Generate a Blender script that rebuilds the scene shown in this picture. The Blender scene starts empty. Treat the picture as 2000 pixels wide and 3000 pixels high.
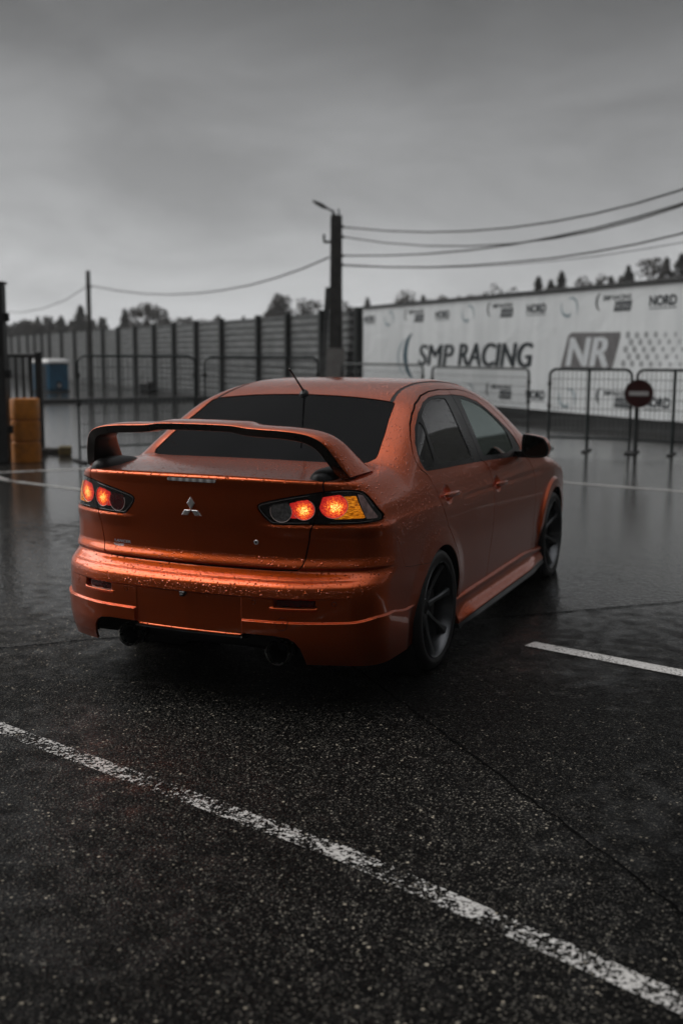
import bpy, math, random
import numpy as np
from mathutils import Matrix, Vector
rng = np.random.default_rng(7)
random.seed(7)
scene = bpy.context.scene
COL = scene.collection
R = math.radians

# ------------------------------------------------------------------ node helpers
def new_mat(name):
    m = bpy.data.materials.new(name); m.use_nodes = True
    nt = m.node_tree
    b = nt.nodes.get('Principled BSDF'); o = nt.nodes.get('Material Output')
    return m, nt, b, o
def nd(nt, typ, **kw):
    n = nt.nodes.new(typ)
    for k, v in kw.items():
        if k == 'inp':
            for kk, vv in v.items(): n.inputs[kk].default_value = vv
        else: setattr(n, k, v)
    return n
def lk(nt, a, b): nt.links.new(a, b)
def ramp(nt, src, stops, interp='LINEAR'):
    r = nt.nodes.new('ShaderNodeValToRGB'); cr = r.color_ramp; cr.interpolation = interp
    while len(cr.elements) < len(stops): cr.elements.new(.5)
    for e, (p, c) in zip(cr.elements, stops):
        e.position = p
        e.color = (c, c, c, 1) if not isinstance(c, (tuple, list)) else tuple(c) + (1,)
    lk(nt, src, r.inputs[0]); return r
def mathn(nt, op, a, b=None, c=None):
    n = nt.nodes.new('ShaderNodeMath'); n.operation = op
    for i, v in enumerate((a, b, c)):
        if v is None: continue
        if isinstance(v, (int, float)): n.inputs[i].default_value = v
        else: lk(nt, v, n.inputs[i])
    return n.outputs[0]
def plain(name, col, rough=.5, metal=0., spec=.5, coat=0., noise=.25, nscale=6., bump=0., bscale=60.):
    m, nt, b, o = new_mat(name)
    tc = nd(nt, 'ShaderNodeTexCoord')
    n = nd(nt, 'ShaderNodeTexNoise', inp={'Scale': nscale, 'Detail': 5.})
    lk(nt, tc.outputs['Object'], n.inputs['Vector'])
    lo = tuple(max(0, c * (1 - noise)) for c in col); hi = tuple(min(1, c * (1 + noise)) for c in col)
    r = ramp(nt, n.outputs[0], [(.3, lo), (.7, hi)])
    lk(nt, r.outputs[0], b.inputs['Base Color'])
    rr = ramp(nt, n.outputs[0], [(.3, max(.02, rough * .8)), (.7, min(1, rough * 1.2))])
    lk(nt, rr.outputs[0], b.inputs['Roughness'])
    b.inputs['Metallic'].default_value = metal
    b.inputs['Specular IOR Level'].default_value = spec
    b.inputs['Coat Weight'].default_value = coat
    b.inputs['Coat Roughness'].default_value = .05
    if bump:
        n2 = nd(nt, 'ShaderNodeTexNoise', inp={'Scale': bscale, 'Detail': 4.})
        lk(nt, tc.outputs['Object'], n2.inputs['Vector'])
        bp = nd(nt, 'ShaderNodeBump', inp={'Strength': bump, 'Distance': .01})
        lk(nt, n2.outputs[0], bp.inputs['Height']); lk(nt, bp.outputs[0], b.inputs['Normal'])
    return m
def drops(nt, tc_out, scale, rmin=.10, rmax=.42, density=.55):
    """height field of rain drops sitting on a surface"""
    v = nd(nt, 'ShaderNodeTexVoronoi', inp={'Scale': scale, 'Randomness': 1.})
    wz = nd(nt, 'ShaderNodeTexNoise', inp={'Scale': scale * .6, 'Detail': 1.})
    lk(nt, tc_out, wz.inputs['Vector'])
    mx = nd(nt, 'ShaderNodeMixRGB', blend_type='ADD', inp={'Fac': .35 / scale})
    lk(nt, tc_out, mx.inputs[1]); lk(nt, wz.outputs[1], mx.inputs[2])
    lk(nt, mx.outputs[0], v.inputs['Vector'])
    sep = nd(nt, 'ShaderNodeSeparateColor'); lk(nt, v.outputs['Color'], sep.inputs[0])
    rad = mathn(nt, 'MULTIPLY_ADD', mathn(nt, 'POWER', sep.outputs[0], 1.5), rmax - rmin, rmin)
    keep = mathn(nt, 'LESS_THAN', sep.outputs[1], density)
    q = mathn(nt, 'DIVIDE', v.outputs['Distance'], rad)
    q2 = mathn(nt, 'MULTIPLY', q, q)
    h = mathn(nt, 'SQRT', mathn(nt, 'MAXIMUM', mathn(nt, 'SUBTRACT', 1., q2), 0.))
    h = mathn(nt, 'MULTIPLY', mathn(nt, 'MULTIPLY', h, rad), keep)
    return mathn(nt, 'DIVIDE', h, scale)          # metres

# ------------------------------------------------------------------ object helpers
def tag(o, label=None, cat=None, group=None, kind=None):
    if label: o['label'] = label
    if cat: o['category'] = cat
    if group: o['group'] = group
    if kind: o['kind'] = kind
    return o
def thing(name, label, cat, loc=(0, 0, 0), rz=0., group=None):
    o = bpy.data.objects.new(name, None); COL.objects.link(o)
    o.location = loc; o.rotation_euler = (0, 0, rz); o.empty_display_size = .2
    return tag(o, label, cat, group)
def mesh_obj(name, V, F, mat, parent=None, loc=None, normals=None, smooth=True, label=None):
    me = bpy.data.meshes.new(name)
    V = np.asarray(V, dtype=np.float32)
    if isinstance(F, np.ndarray) and F.ndim == 2:
        n = F.shape[1]; L = F.size
        me.vertices.add(len(V)); me.vertices.foreach_set('co', V.ravel())
        me.loops.add(L); me.loops.foreach_set('vertex_index', F.astype(np.int32).ravel())
        me.polygons.add(len(F))
        me.polygons.foreach_set('loop_start', np.arange(0, L, n, dtype=np.int32))
        me.update(calc_edges=True)
    else:
        me.from_pydata([tuple(v) for v in V], [], [tuple(int(i) for i in f) for f in F]); me.update()
    if smooth: me.polygons.foreach_set('use_smooth', np.ones(len(me.polygons), dtype=bool))
    if normals is not None: me.normals_split_custom_set_from_vertices([tuple(float(c) for c in v) for v in normals])
    if mat is not None: me.materials.append(mat)
    o = bpy.data.objects.new(name, me); COL.objects.link(o)
    if parent is not None: o.parent = parent
    if loc is not None: o.location = loc
    if label: o['label'] = label
    return o
class MB:
    """collects simple shapes into one mesh"""
    def __init__(s): s.v = []; s.f = []; s.sharp = True
    def add(s, V, F):
        k = len(s.v); s.v += [tuple(float(c) for c in v) for v in V]; s.f += [tuple(int(i) + k for i in f) for f in F]; return s
    def box(s, x0, x1, y0, y1, z0, z1, bev=0.):
        b = min(bev, .45 * min(x1 - x0, y1 - y0, z1 - z0))
        if b <= 0:
            V = [(x, y, z) for z in (z0, z1) for y in (y0, y1) for x in (x0, x1)]
            return s.add(V, [(0, 2, 3, 1), (4, 5, 7, 6), (0, 1, 5, 4), (2, 6, 7, 3), (0, 4, 6, 2), (1, 3, 7, 5)])
        V = []; idx = {}
        for i, x in enumerate((x0, x1)):
            for j, y in enumerate((y0, y1)):
                for k, z in enumerate((z0, z1)):
                    sx, sy, sz = (1, -1)[i], (1, -1)[j], (1, -1)[k]
                    idx[i, j, k] = len(V)
                    V += [(x, y + sy * b, z + sz * b), (x + sx * b, y, z + sz * b), (x + sx * b, y + sy * b, z)]
        F = []
        for a in range(3):
            for e in (0, 1):
                o1, o2 = [q for q in range(3) if q != a]
                ks = []
                for p, q in ((0, 0), (1, 0), (1, 1), (0, 1)):
                    c = [0, 0, 0]; c[a] = e; c[o1] = p; c[o2] = q
                    ks.append(idx[tuple(c)] + a)
                F.append(ks if (e == 1) == (a != 1) else ks[::-1])
        for a in range(3):
            o1, o2 = [q for q in range(3) if q != a]
            for p in (0, 1):
                for q in (0, 1):
                    c0 = [0, 0, 0]; c0[o1] = p; c0[o2] = q; c1 = list(c0); c1[a] = 1
                    u, w = idx[tuple(c0)], idx[tuple(c1)]
                    F.append((u + o1, u + o2, w + o2, w + o1))
        for k in idx.values(): F.append((k, k + 1, k + 2))
        return s.add(V, F)
    def tube(s, pts, r, n=8, cap=True):
        P = np.array(pts, float); m = len(P)
        rr = np.broadcast_to(np.array(r, float), (m,))
        T = np.gradient(P, axis=0); T /= np.linalg.norm(T, axis=1)[:, None]
        up = np.array([0, 0, 1.]) if abs(T[0][2]) < .9 else np.array([1., 0, 0])
        V = []
        for i in range(m):
            a = np.cross(T[i], up); a /= np.linalg.norm(a); b = np.cross(a, T[i]); up = b
            for k in range(n):
                t = 2 * math.pi * k / n
                V.append(P[i] + rr[i] * (math.cos(t) * a + math.sin(t) * b))
        F = [(i * n + k, i * n + (k + 1) % n, (i + 1) * n + (k + 1) % n, (i + 1) * n + k) for i in range(m - 1) for k in range(n)]
        if cap: F += [tuple(range(n))[::-1], tuple(range((m - 1) * n, m * n))]
        return s.add(V, F)
    def lathe(s, prof, axis=0, n=48, centre=(0, 0, 0), closed=False):
        """prof: list of (along axis, radius)"""
        V = []; m = len(prof)
        for a, r in prof:
            for k in range(n):
                t = 2 * math.pi * k / n
                c = [0, 0, 0]; c[axis] = a; c[(axis + 1) % 3] = r * math.cos(t); c[(axis + 2) % 3] = r * math.sin(t)
                V.append([c[q] + centre[q] for q in range(3)])
        F = [(i * n + k, (i + 1) * n + k, (i + 1) * n + (k + 1) % n, i * n + (k + 1) % n) for i in range(m - 1) for k in range(n)]
        if closed: F += [((m - 1) * n + k, k, (k + 1) % n, (m - 1) * n + (k + 1) % n) for k in range(n)]
        return s.add(V, F)
    def prism(s, poly, y0, y1):
        """poly in (x,z), extruded along y"""
        n = len(poly)
        V = [(x, y0, z) for x, z in poly] + [(x, y1, z) for x, z in poly]
        F = [tuple(range(n)), tuple(range(2 * n - 1, n - 1, -1))] + [(i, i + n, (i + 1) % n + n, (i + 1) % n) for i in range(n)]
        return s.add(V, F)
    def loft(s, rings, cap=True):
        n = len(rings[0]); m = len(rings); V = [p for r in rings for p in r]
        F = [(i * n + k, i * n + (k + 1) % n, (i + 1) * n + (k + 1) % n, (i + 1) * n + k) for i in range(m - 1) for k in range(n)]
        if cap: F += [tuple(range(n))[::-1], tuple(range((m - 1) * n, m * n))]
        return s.add(V, F)
    def obj(s, name, mat, parent=None, smooth=True, angle=35, xf=None, loc=None, label=None):
        V = np.array(s.v, float)
        if xf is not None: V = xf(V)
        o = mesh_obj(name, V, s.f, mat, parent, loc, smooth=smooth, label=label)
        fix_normals(o.data)
        if smooth:
            o.data.set_sharp_from_angle(angle=R(angle))
        return o
import bmesh
def fix_normals(me):
    bm = bmesh.new(); bm.from_mesh(me); bmesh.ops.recalc_face_normals(bm, faces=bm.faces[:]); bm.to_mesh(me); bm.free()
def text_mesh(body, size=1., shear=0., offset=0., spacing=1., extrude=0.):
    c = bpy.data.curves.new('lettering', 'FONT'); c.body = body; c.size = size; c.shear = shear; c.offset = offset
    c.space_character = spacing; c.extrude = extrude; c.resolution_u = 4; c.fill_mode = 'BOTH'
    o = bpy.data.objects.new('lettering', c); COL.objects.link(o)
    dg = bpy.context.evaluated_depsgraph_get(); me = o.evaluated_get(dg).to_mesh()
    V = np.array([v.co[:] for v in me.vertices]); F = [tuple(p.vertices) for p in me.polygons]
    o.evaluated_get(dg).to_mesh_clear(); bpy.data.objects.remove(o); bpy.data.curves.remove(c)
    return V, F
# ------------------------------------------------------------------ the car body as an implicit surface (metres; x right, y forward from rear bumper, z up)
def pchip(xs, ys):
    xs = np.array(xs, float); ys = np.array(ys, float); h = np.diff(xs); d = np.diff(ys) / h
    m = np.zeros_like(ys); m[0] = d[0]; m[-1] = d[-1]
    for i in range(1, len(xs) - 1):
        if d[i - 1] * d[i] > 0:
            w1 = 2 * h[i] + h[i - 1]; w2 = h[i] + 2 * h[i - 1]; m[i] = (w1 + w2) / (w1 / d[i - 1] + w2 / d[i])
    def g(q):
        q = np.clip(q, xs[0], xs[-1]); i = np.clip(np.searchsorted(xs, q) - 1, 0, len(h) - 1)
        t = (q - xs[i]) / h[i]; t2 = t * t; t3 = t2 * t
        return (2 * t3 - 3 * t2 + 1) * ys[i] + (t3 - 2 * t2 + t) * h[i] * m[i] + (3 * t2 - 2 * t3) * ys[i + 1] + (t3 - t2) * h[i] * m[i + 1]
    return g
def tab(fn, a, b, s, n=2400):
    q = np.linspace(a, b, n); v = fn(q); w = max(1, int(s / ((b - a) / n))); k = np.hanning(2 * w + 3); k /= k.sum()
    vp = np.concatenate([2 * v[0] - v[1:w + 2][::-1], v, 2 * v[-1] - v[-w - 2:-1][::-1]])
    v2 = np.convolve(vp, k, 'valid')
    return lambda t: np.interp(t, q, v2)
def smax(a, b, k):
    h = np.maximum(k - np.abs(a - b), 0) / k
    return np.maximum(a, b) + h * h * k * .25
def sst(e0, e1, x):
    t = np.clip((x - e0) / (e1 - e0), 0, 1); return t * t * (3 - 2 * t)
SEC = tab(pchip([.10, .20, .30, .45, .60, .75, .845, .86, .93, .99, 1.05, 1.12, 1.22, 1.32, 1.40, 1.50],
    [.835, .850, .858, .868, .874, .868, .853, .847, .824, .797, .770, .738, .690, .637, .583, .505]), .1, 1.5, .012)
PLAN = tab(pchip([-.3, 0, .3, .6, 1.0, 1.6, 2.3, 3.0, 3.6, 4.0, 4.3, 4.6, 4.8],
    [-.05, -.03, -.012, .0, .006, 0, 0, 0, .0, -.022, -.06, -.14, -.22]), -.3, 4.8, .12)
UPT = tab(pchip([-.3, .3, .7, 1.1, 1.6, 2.2, 2.8, 3.4, 4.0, 4.8],
    [-.16, -.10, .03, .11, .06, 0, -.02, -.10, -.17, -.2]), -.3, 4.8, .12)
TOP = tab(pchip([-.2, .05, .30, .50, .60, .66, .80, 1.0, 1.2, 1.4, 1.7, 2.0, 2.3, 2.6, 2.9, 3.2, 3.38, 3.50, 3.8, 4.2, 4.45, 4.8],
    [1.052, 1.062, 1.078, 1.088, 1.092, 1.112, 1.186, 1.286, 1.375, 1.425, 1.460, 1.468, 1.450, 1.390, 1.266, 1.080, .970, .935, .880, .78, .69, .5]), -.2, 4.8, .04)
R0 = tab(pchip([.05, .20, .27, .34, .50, .555, .575, .60, .632, .642, .652, .70, .75, .90, 1.0, 1.045, 1.07, 1.5],
    [.10, .04, .008, -.008, -.016, -.012, -.006, .022, .064, .068, .050, .068, .067, .054, .048, .042, .055, .40]), .05, 1.5, .007)
CRV = tab(pchip([0, .15, .33, .5, .6, .7, .8, .9, 1.0], [0, .005, .020, .046, .080, .13, .19, .28, .40]), 0, 1.0, .05)
RWY, FWY, WZ = .99, 3.61, .312
ARCH = ((1.045, .292, .347), (3.655, .300, .360))
def base_f(x, y, z):
    ax = np.abs(x)
    W = SEC(z) + PLAN(y) + UPT(y) * np.maximum(z - .93, 0)
    side = (ax - W) * np.cos(np.arctan(.49 * sst(.9, 1.1, z)))
    tp = z - (TOP(y - .16 * ax ** 2) - .030 * ax ** 2 - .10 * np.maximum(ax - .45, 0) ** 2)
    slope = (TOP(y + .02) - TOP(y - .02)) / .04
    tp = tp / np.sqrt(1 + slope ** 2)
    rear = R0(z) + CRV(ax) - y
    front = y - (4.57 - CRV(ax) * 1.1 - 1.4 * np.maximum(.45 - z, 0) ** 2 - .25 * np.maximum(z - .65, 0))
    d = smax(side, rear, .13)
    d = smax(d, front, .2)
    d = smax(d, tp, .022 + .075 * sst(.15, .75, y))
    return smax(d, .17 - z, .04)
def det(x, y, z):
    """small relief added on top of the base shape"""
    ax = np.abs(x); q = np.zeros_like(x)
    rearm = 1 - sst(.55, .75, y)
    zl = .421 + .013 * sst(.14, .26, y) - .026 * sst(.36, .56, y)
    q = q + .014 * rearm * (1 - sst(zl - .005, zl + .001, z)) * sst(.281, .288, ax) * (1 - sst(.58, .70, y))
    q = q + .010 * rearm * sst(.524, .528, z) * (1 - sst(.57, .64, z)) * (1 - sst(.50, .80, ax))
    q = q - .004 * rearm * (1 - sst(.277, .281, ax)) * (1 - sst(.520, .526, z)) * (1 - sst(.3, .35, y))
    q = q + .006 * rearm * (1 - sst(.345, .351, z)) * (1 - sst(.27, .285, ax)) * (y < .3)
    rb = sst(.433, .437, ax) * (1 - sst(.606, .618, ax)) * sst(.485, .489, z) * (1 - sst(.518, .522, z)) * (y < .3)
    q = q - .020 * rb
    q = q + .007 * rearm * sst(.41, .43, ax) * (1 - sst(.612, .63, ax)) * sst(.470, .478, z) * (1 - sst(.482, .487, z)) * (y < .3)
    q = q - .006 * np.exp(-((z - .5985) / .0022) ** 2) * rearm * (1 - sst(.70, .80, ax)) * (y < .35)
    for (cy, cz, r), amp, w in ((ARCH[0], .012, .13), (ARCH[1], .020, .10)):
        rr = np.sqrt((y - cy) ** 2 + (z - cz) ** 2)
        if amp > .015: s = 1 - sst(r + .055, r + .075, rr)
        else: s = 1 - sst(r - .02, r + w, rr)
        q = q + amp * s * sst(.60, .75, ax) * sst(.28, .45, z)
    for cy, cz in ((1.235, .878), (2.185, .836)):
        e = ((y - cy) / .068) ** 2 + ((z - cz) / .054) ** 2
        q = q - .018 * np.maximum(1 - e, 0) ** 1.5 * (ax > .6)
    # soft scoop that runs along the doors under the handles
    q = q - .0035 * np.exp(-((z - (.845 - .018 * (y - 1.2))) / .016) ** 2) * sst(1.4, 1.6, y) * (1 - sst(3.2, 3.4, y)) * (ax > .6)
    # pinch over the tail lamps
    q = q + .006 * (1 - sst(.838, .850, z)) * sst(.78, .83, z) * (1 - sst(.35, .5, y)) * sst(.30, .45, ax)
    return q
def body_f(P): return base_f(P[:, 0], P[:, 1], P[:, 2]) - det(P[:, 0], P[:, 1], P[:, 2])
def grad(P, e=.0012):
    g = np.empty_like(P)
    for k in range(3):
        d = np.zeros(3); d[k] = e
        g[:, k] = (body_f(P + d) - body_f(P - d)) / (2 * e)
    return g
def project(P, it=4):
    P = P.copy()
    for _ in range(it):
        g = grad(P); v = body_f(P); st = (v / np.maximum((g * g).sum(1), .05))[:, None] * g
        n = np.linalg.norm(st, axis=1)[:, None]; P -= st * np.minimum(1, .02 / np.maximum(n, 1e-9))
    return P
def normals(P):
    g = grad(P, .0018); return g / np.maximum(np.linalg.norm(g, axis=1), 1e-9)[:, None]

def surface_nets(lo, hi, h):
    n = [int(math.ceil((b - a) / h / 4)) * 4 + 1 for a, b in zip(lo, hi)]
    ax = [lo[k] + h * np.arange(n[k]) for k in range(3)]
    cx = [a[::4] for a in ax]
    G = np.stack(np.meshgrid(*cx, indexing='ij'), -1).reshape(-1, 3)
    c = body_f(G).reshape([len(a) for a in cx])
    near = np.abs(c) < 4 * h * 1.9
    for k in range(3):
        s = near.copy()
        sl = [slice(None)] * 3; s2 = [slice(None)] * 3; sl[k] = slice(1, None); s2[k] = slice(None, -1)
        s[tuple(sl)] |= near[tuple(s2)]; s[tuple(s2)] |= near[tuple(sl)]; near = s
    ix = [np.minimum(np.round(np.arange(n[k]) / 4).astype(int), len(cx[k]) - 1) for k in range(3)]
    F = c[np.ix_(*ix)].astype(np.float32); M = near[np.ix_(*ix)]
    I = np.argwhere(M)
    pts = np.stack([ax[k][I[:, k]] for k in range(3)], 1)
    out = np.empty(len(pts), np.float32)
    for s in range(0, len(pts), 400000): out[s:s + 400000] = body_f(pts[s:s + 400000])
    F[M] = out
    S = F < 0
    m = [q - 1 for q in n]
    cs = [S[i:i + m[0], j:j + m[1], k:k + m[2]] for i in (0, 1) for j in (0, 1) for k in (0, 1)]
    cnt = sum(q.astype(np.int8) for q in cs)
    act = (cnt > 0) & (cnt < 8)
    vid = -np.ones(m, np.int64); C = np.argwhere(act); vid[act] = np.arange(len(C))
    V = np.stack([ax[k][C[:, k]] + h / 2 for k in range(3)], 1)
    quads = []
    for a in range(3):
        b, c2 = (a + 1) % 3, (a + 2) % 3
        s0 = [slice(None)] * 3; s1 = [slice(None)] * 3
        s0[a] = slice(0, m[a]); s1[a] = slice(1, m[a] + 1)
        E = np.argwhere(S[tuple(s0)] != S[tuple(s1)])
        E = E[(E[:, b] > 0) & (E[:, b] < m[b]) & (E[:, c2] > 0) & (E[:, c2] < m[c2])]
        fl = S[tuple(E.T)]
        def cell(db, dc):
            q = E.copy(); q[:, b] -= db; q[:, c2] -= dc; return vid[tuple(q.T)]
        q = np.stack([cell(1, 1), cell(0, 1), cell(0, 0), cell(1, 0)], 1)
        q[~fl] = q[~fl][:, ::-1]
        quads.append(q)
    Q = np.concatenate(quads)
    T = np.concatenate([Q[:, [0, 1, 2]], Q[:, [0, 2, 3]]])
    return V, T
def compact(V, T, *arrs):
    u, inv = np.unique(T.ravel(), return_inverse=True)
    return (V[u], inv.reshape(T.shape)) + tuple(a[u] for a in arrs)
def subdivide(V, T, mask_fn):
    E = np.concatenate([T[:, [0, 1]], T[:, [1, 2]], T[:, [2, 0]]]); Es = np.sort(E, 1)
    U, inv = np.unique(Es, axis=0, return_inverse=True); inv = inv.ravel()
    mid = (V[U[:, 0]] + V[U[:, 1]]) / 2; mk = mask_fn(mid)
    nid = np.where(mk, len(V) + np.cumsum(mk) - 1, -1)
    nT = len(T); e = nid[inv].reshape(3, nT).T
    V2 = np.concatenate([V, mid[mk]])
    out = []; k = (e >= 0).sum(1)
    out.append(T[k == 0])
    for r in range(3):
        a, b, c = r, (r + 1) % 3, (r + 2) % 3
        s = (k == 1) & (e[:, a] >= 0); t = T[s]; m = e[s][:, a]
        out += [np.stack([t[:, a], m, t[:, c]], 1), np.stack([m, t[:, b], t[:, c]], 1)]
        s = (k == 2) & (e[:, a] < 0); t = T[s]; mb = e[s][:, b]; mc = e[s][:, c]
        out += [np.stack([t[:, c], mc, mb], 1), np.stack([t[:, a], t[:, b], mb], 1), np.stack([t[:, a], mb, mc], 1)]
    s = k == 3; t = T[s]; m = e[s]
    out += [np.stack([t[:, 0], m[:, 0], m[:, 2]], 1), np.stack([m[:, 0], t[:, 1], m[:, 1]], 1), np.stack([m[:, 2], m[:, 1], t[:, 2]], 1), m]
    return V2, np.concatenate(out)
def split(V, T, g):
    """cut a triangle mesh along g=0 -> V, inside triangles (g<0), outside triangles"""
    g = np.where(np.abs(g) < 1e-6, 1e-6, g); s = g < 0; c = s[T].sum(1)
    ins = [T[c == 3]]; outs = [T[c == 0]]
    M = T[(c == 1) | (c == 2)]
    if len(M) == 0: return V, ins[0], outs[0]
    lone = np.where(s[M].sum(1) == 1, s[M].T, ~s[M].T).T
    k = lone.argmax(1); ar = np.arange(len(M))
    A, B, C = M[ar, k], M[ar, (k + 1) % 3], M[ar, (k + 2) % 3]
    E = np.concatenate([np.stack([A, B], 1), np.stack([A, C], 1)]); Es = np.sort(E, 1)
    U, inv = np.unique(Es, axis=0, return_inverse=True); inv = inv.ravel()
    ga, gb = g[U[:, 0]], g[U[:, 1]]; t = (ga / (ga - gb))[:, None]
    nv = V[U[:, 0]] * (1 - t) + V[U[:, 1]] * t
    P = len(V) + inv[:len(M)]; Q = len(V) + inv[len(M):]
    one = np.stack([A, P, Q], 1); two = np.concatenate([np.stack([P, B, C], 1), np.stack([P, C, Q], 1)])
    ai = s[A]; a2 = np.concatenate([ai, ai])
    ins += [one[ai], two[~a2]]; outs += [one[~ai], two[a2]]
    return np.concatenate([V, nv]), np.concatenate(ins), np.concatenate(outs)
class Surf:
    def __init__(s, V, T): s.V, s.T = compact(V, T) if len(T) else (V[:0], T)
    def cut(s, field, gap=0.):
        """returns (inside part, outside part) with a slit of 2*gap between them"""
        V, i1, o1 = split(s.V, s.T, field(s.V) + gap)
        a = Surf(V, i1); rest = Surf(V, o1)
        if gap:
            V, i2, o2 = split(rest.V, rest.T, field(rest.V) - gap); rest = Surf(V, o2)
        return a, rest
def sdpoly(poly):
    P = np.array(poly, float); Qn = np.roll(P, -1, 0)
    def g(a, b):
        d2 = np.full(a.shape, 1e9); ins = np.zeros(a.shape, bool)
        for (x0, y0), (x1, y1) in zip(P, Qn):
            ex, ey = x1 - x0, y1 - y0; L = ex * ex + ey * ey
            if L < 1e-12: continue
            t = np.clip(((a - x0) * ex + (b - y0) * ey) / L, 0, 1)
            d2 = np.minimum(d2, (a - x0 - t * ex) ** 2 + (b - y0 - t * ey) ** 2)
            if y0 != y1:
                cr = ((y0 > b) != (y1 > b)) & (a < (b - y0) / (y1 - y0) * ex + x0); ins ^= cr
        return np.where(ins, -1, 1) * np.sqrt(d2)
    return g
def smooth_poly(P, it=2):
    P = np.array(P, float)
    for _ in range(it):
        Qn = np.roll(P, -1, 0); P = np.stack([P * .75 + Qn * .25, P * .25 + Qn * .75], 1).reshape(-1, 2)
    return P
def F_xz(poly, ymax=.9, sm=0, ymin=-9.):
    g = sdpoly(smooth_poly(poly, sm) if sm else poly)
    return lambda V: np.maximum(np.maximum(g(V[:, 0], V[:, 2]), V[:, 1] - ymax), ymin - V[:, 1])
def F_yz(poly, xmin=.3, sm=0):
    g = sdpoly(smooth_poly(poly, sm) if sm else poly)
    return lambda V: np.maximum(g(V[:, 1], V[:, 2]), xmin - V[:, 0])
def F_xy(poly, zmin, sm=0, ymax=9.):
    g = sdpoly(smooth_poly(poly, sm) if sm else poly)
    return lambda V: np.maximum(g(V[:, 0], V[:, 1]), zmin - V[:, 2])
def surf_part(name, S, mat, parent, side=1, both=False, depth=.012, inset=0., label=None, flat=False):
    """panel mesh with returned edges; side=-1 mirrors it, both=True joins it with its mirror image"""
    V, T = S.V, S.T
    if len(T) == 0: return None
    N = normals(V)
    V = V - N * inset
    if flat:      # glass: ease the normals to a smooth low order field so that reflections run straight
        a, b, c = V.T - V.mean(0)[:, None]
        B = np.stack([np.ones(len(V)), b, c, b * c, b * b, c * c] if flat == 'side' else [np.ones(len(V))], 1)
        if flat == 'side': N = B @ np.linalg.lstsq(B, N, rcond=None)[0]
        else:
            x = V[:, 0]; B = np.stack([np.ones(len(V)), x * x], 1); Bx = np.stack([x], 1)
            Nx = Bx @ np.linalg.lstsq(Bx, N[:, 0], rcond=None)[0]
            N = B @ np.linalg.lstsq(B, N, rcond=None)[0]; N[:, 0] = Nx * .6
        N /= np.linalg.norm(N, axis=1)[:, None]
    if depth:
        E = np.concatenate([T[:, [0, 1]], T[:, [1, 2]], T[:, [2, 0]]])
        key = np.sort(E, 1); U, inv, cnt = np.unique(key, axis=0, return_inverse=True, return_counts=True)
        B = E[cnt[inv.ravel()] == 1]
        if both: B = B[~((np.abs(V[B[:, 0], 0]) < 1e-4) & (np.abs(V[B[:, 1], 0]) < 1e-4))]
        a, b = B[:, 0], B[:, 1]
        lat = np.cross(V[b] - V[a], N[a]); lat /= np.maximum(np.linalg.norm(lat, axis=1), 1e-9)[:, None]
        n0 = len(V); m = len(B)
        FV = np.concatenate([V[a], V[b], V[b] - N[b] * depth, V[a] - N[a] * depth])
        i = n0 + np.arange(m)
        T = np.concatenate([T, np.stack([i + m, i, i + 3 * m], 1), np.stack([i + m, i + 3 * m, i + 2 * m], 1)])
        V = np.concatenate([V, FV]); N = np.concatenate([N, lat, lat, lat, lat])
    mir = np.array([-1., 1, 1])
    if both:
        V2 = V * mir; T2 = T[:, ::-1] + len(V); N = np.concatenate([N, N * mir]); T = np.concatenate([T, T2]); V = np.concatenate([V, V2])
    elif side < 0: V, N, T = V * mir, N * mir, T[:, ::-1]
    return mesh_obj(name, V - CAR0, T, mat, parent, normals=N, label=label)
def y_surf(x, z):
    sc = np.ndim(x) == 0; x = np.atleast_1d(np.asarray(x, float)); z = np.atleast_1d(np.asarray(z, float))
    lo = np.full(x.shape, -.3); hi = np.full(x.shape, .6)
    for _ in range(40):
        m = (lo + hi) / 2; s = body_f(np.stack([x, m, z], 1)) < 0
        hi = np.where(s, m, hi); lo = np.where(s, lo, m)
    return hi[0] if sc else hi
def x_surf(y, z):
    sc = np.ndim(y) == 0; y = np.atleast_1d(np.asarray(y, float)); z = np.atleast_1d(np.asarray(z, float))
    lo = np.full(y.shape, .2); hi = np.full(y.shape, 1.2)
    for _ in range(40):
        m = (lo + hi) / 2; s = body_f(np.stack([m, y, z], 1)) < 0
        lo = np.where(s, m, lo); hi = np.where(s, hi, m)
    return hi[0] if sc else hi
CAR0 = np.array([0., 2.28, 0.])
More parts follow.
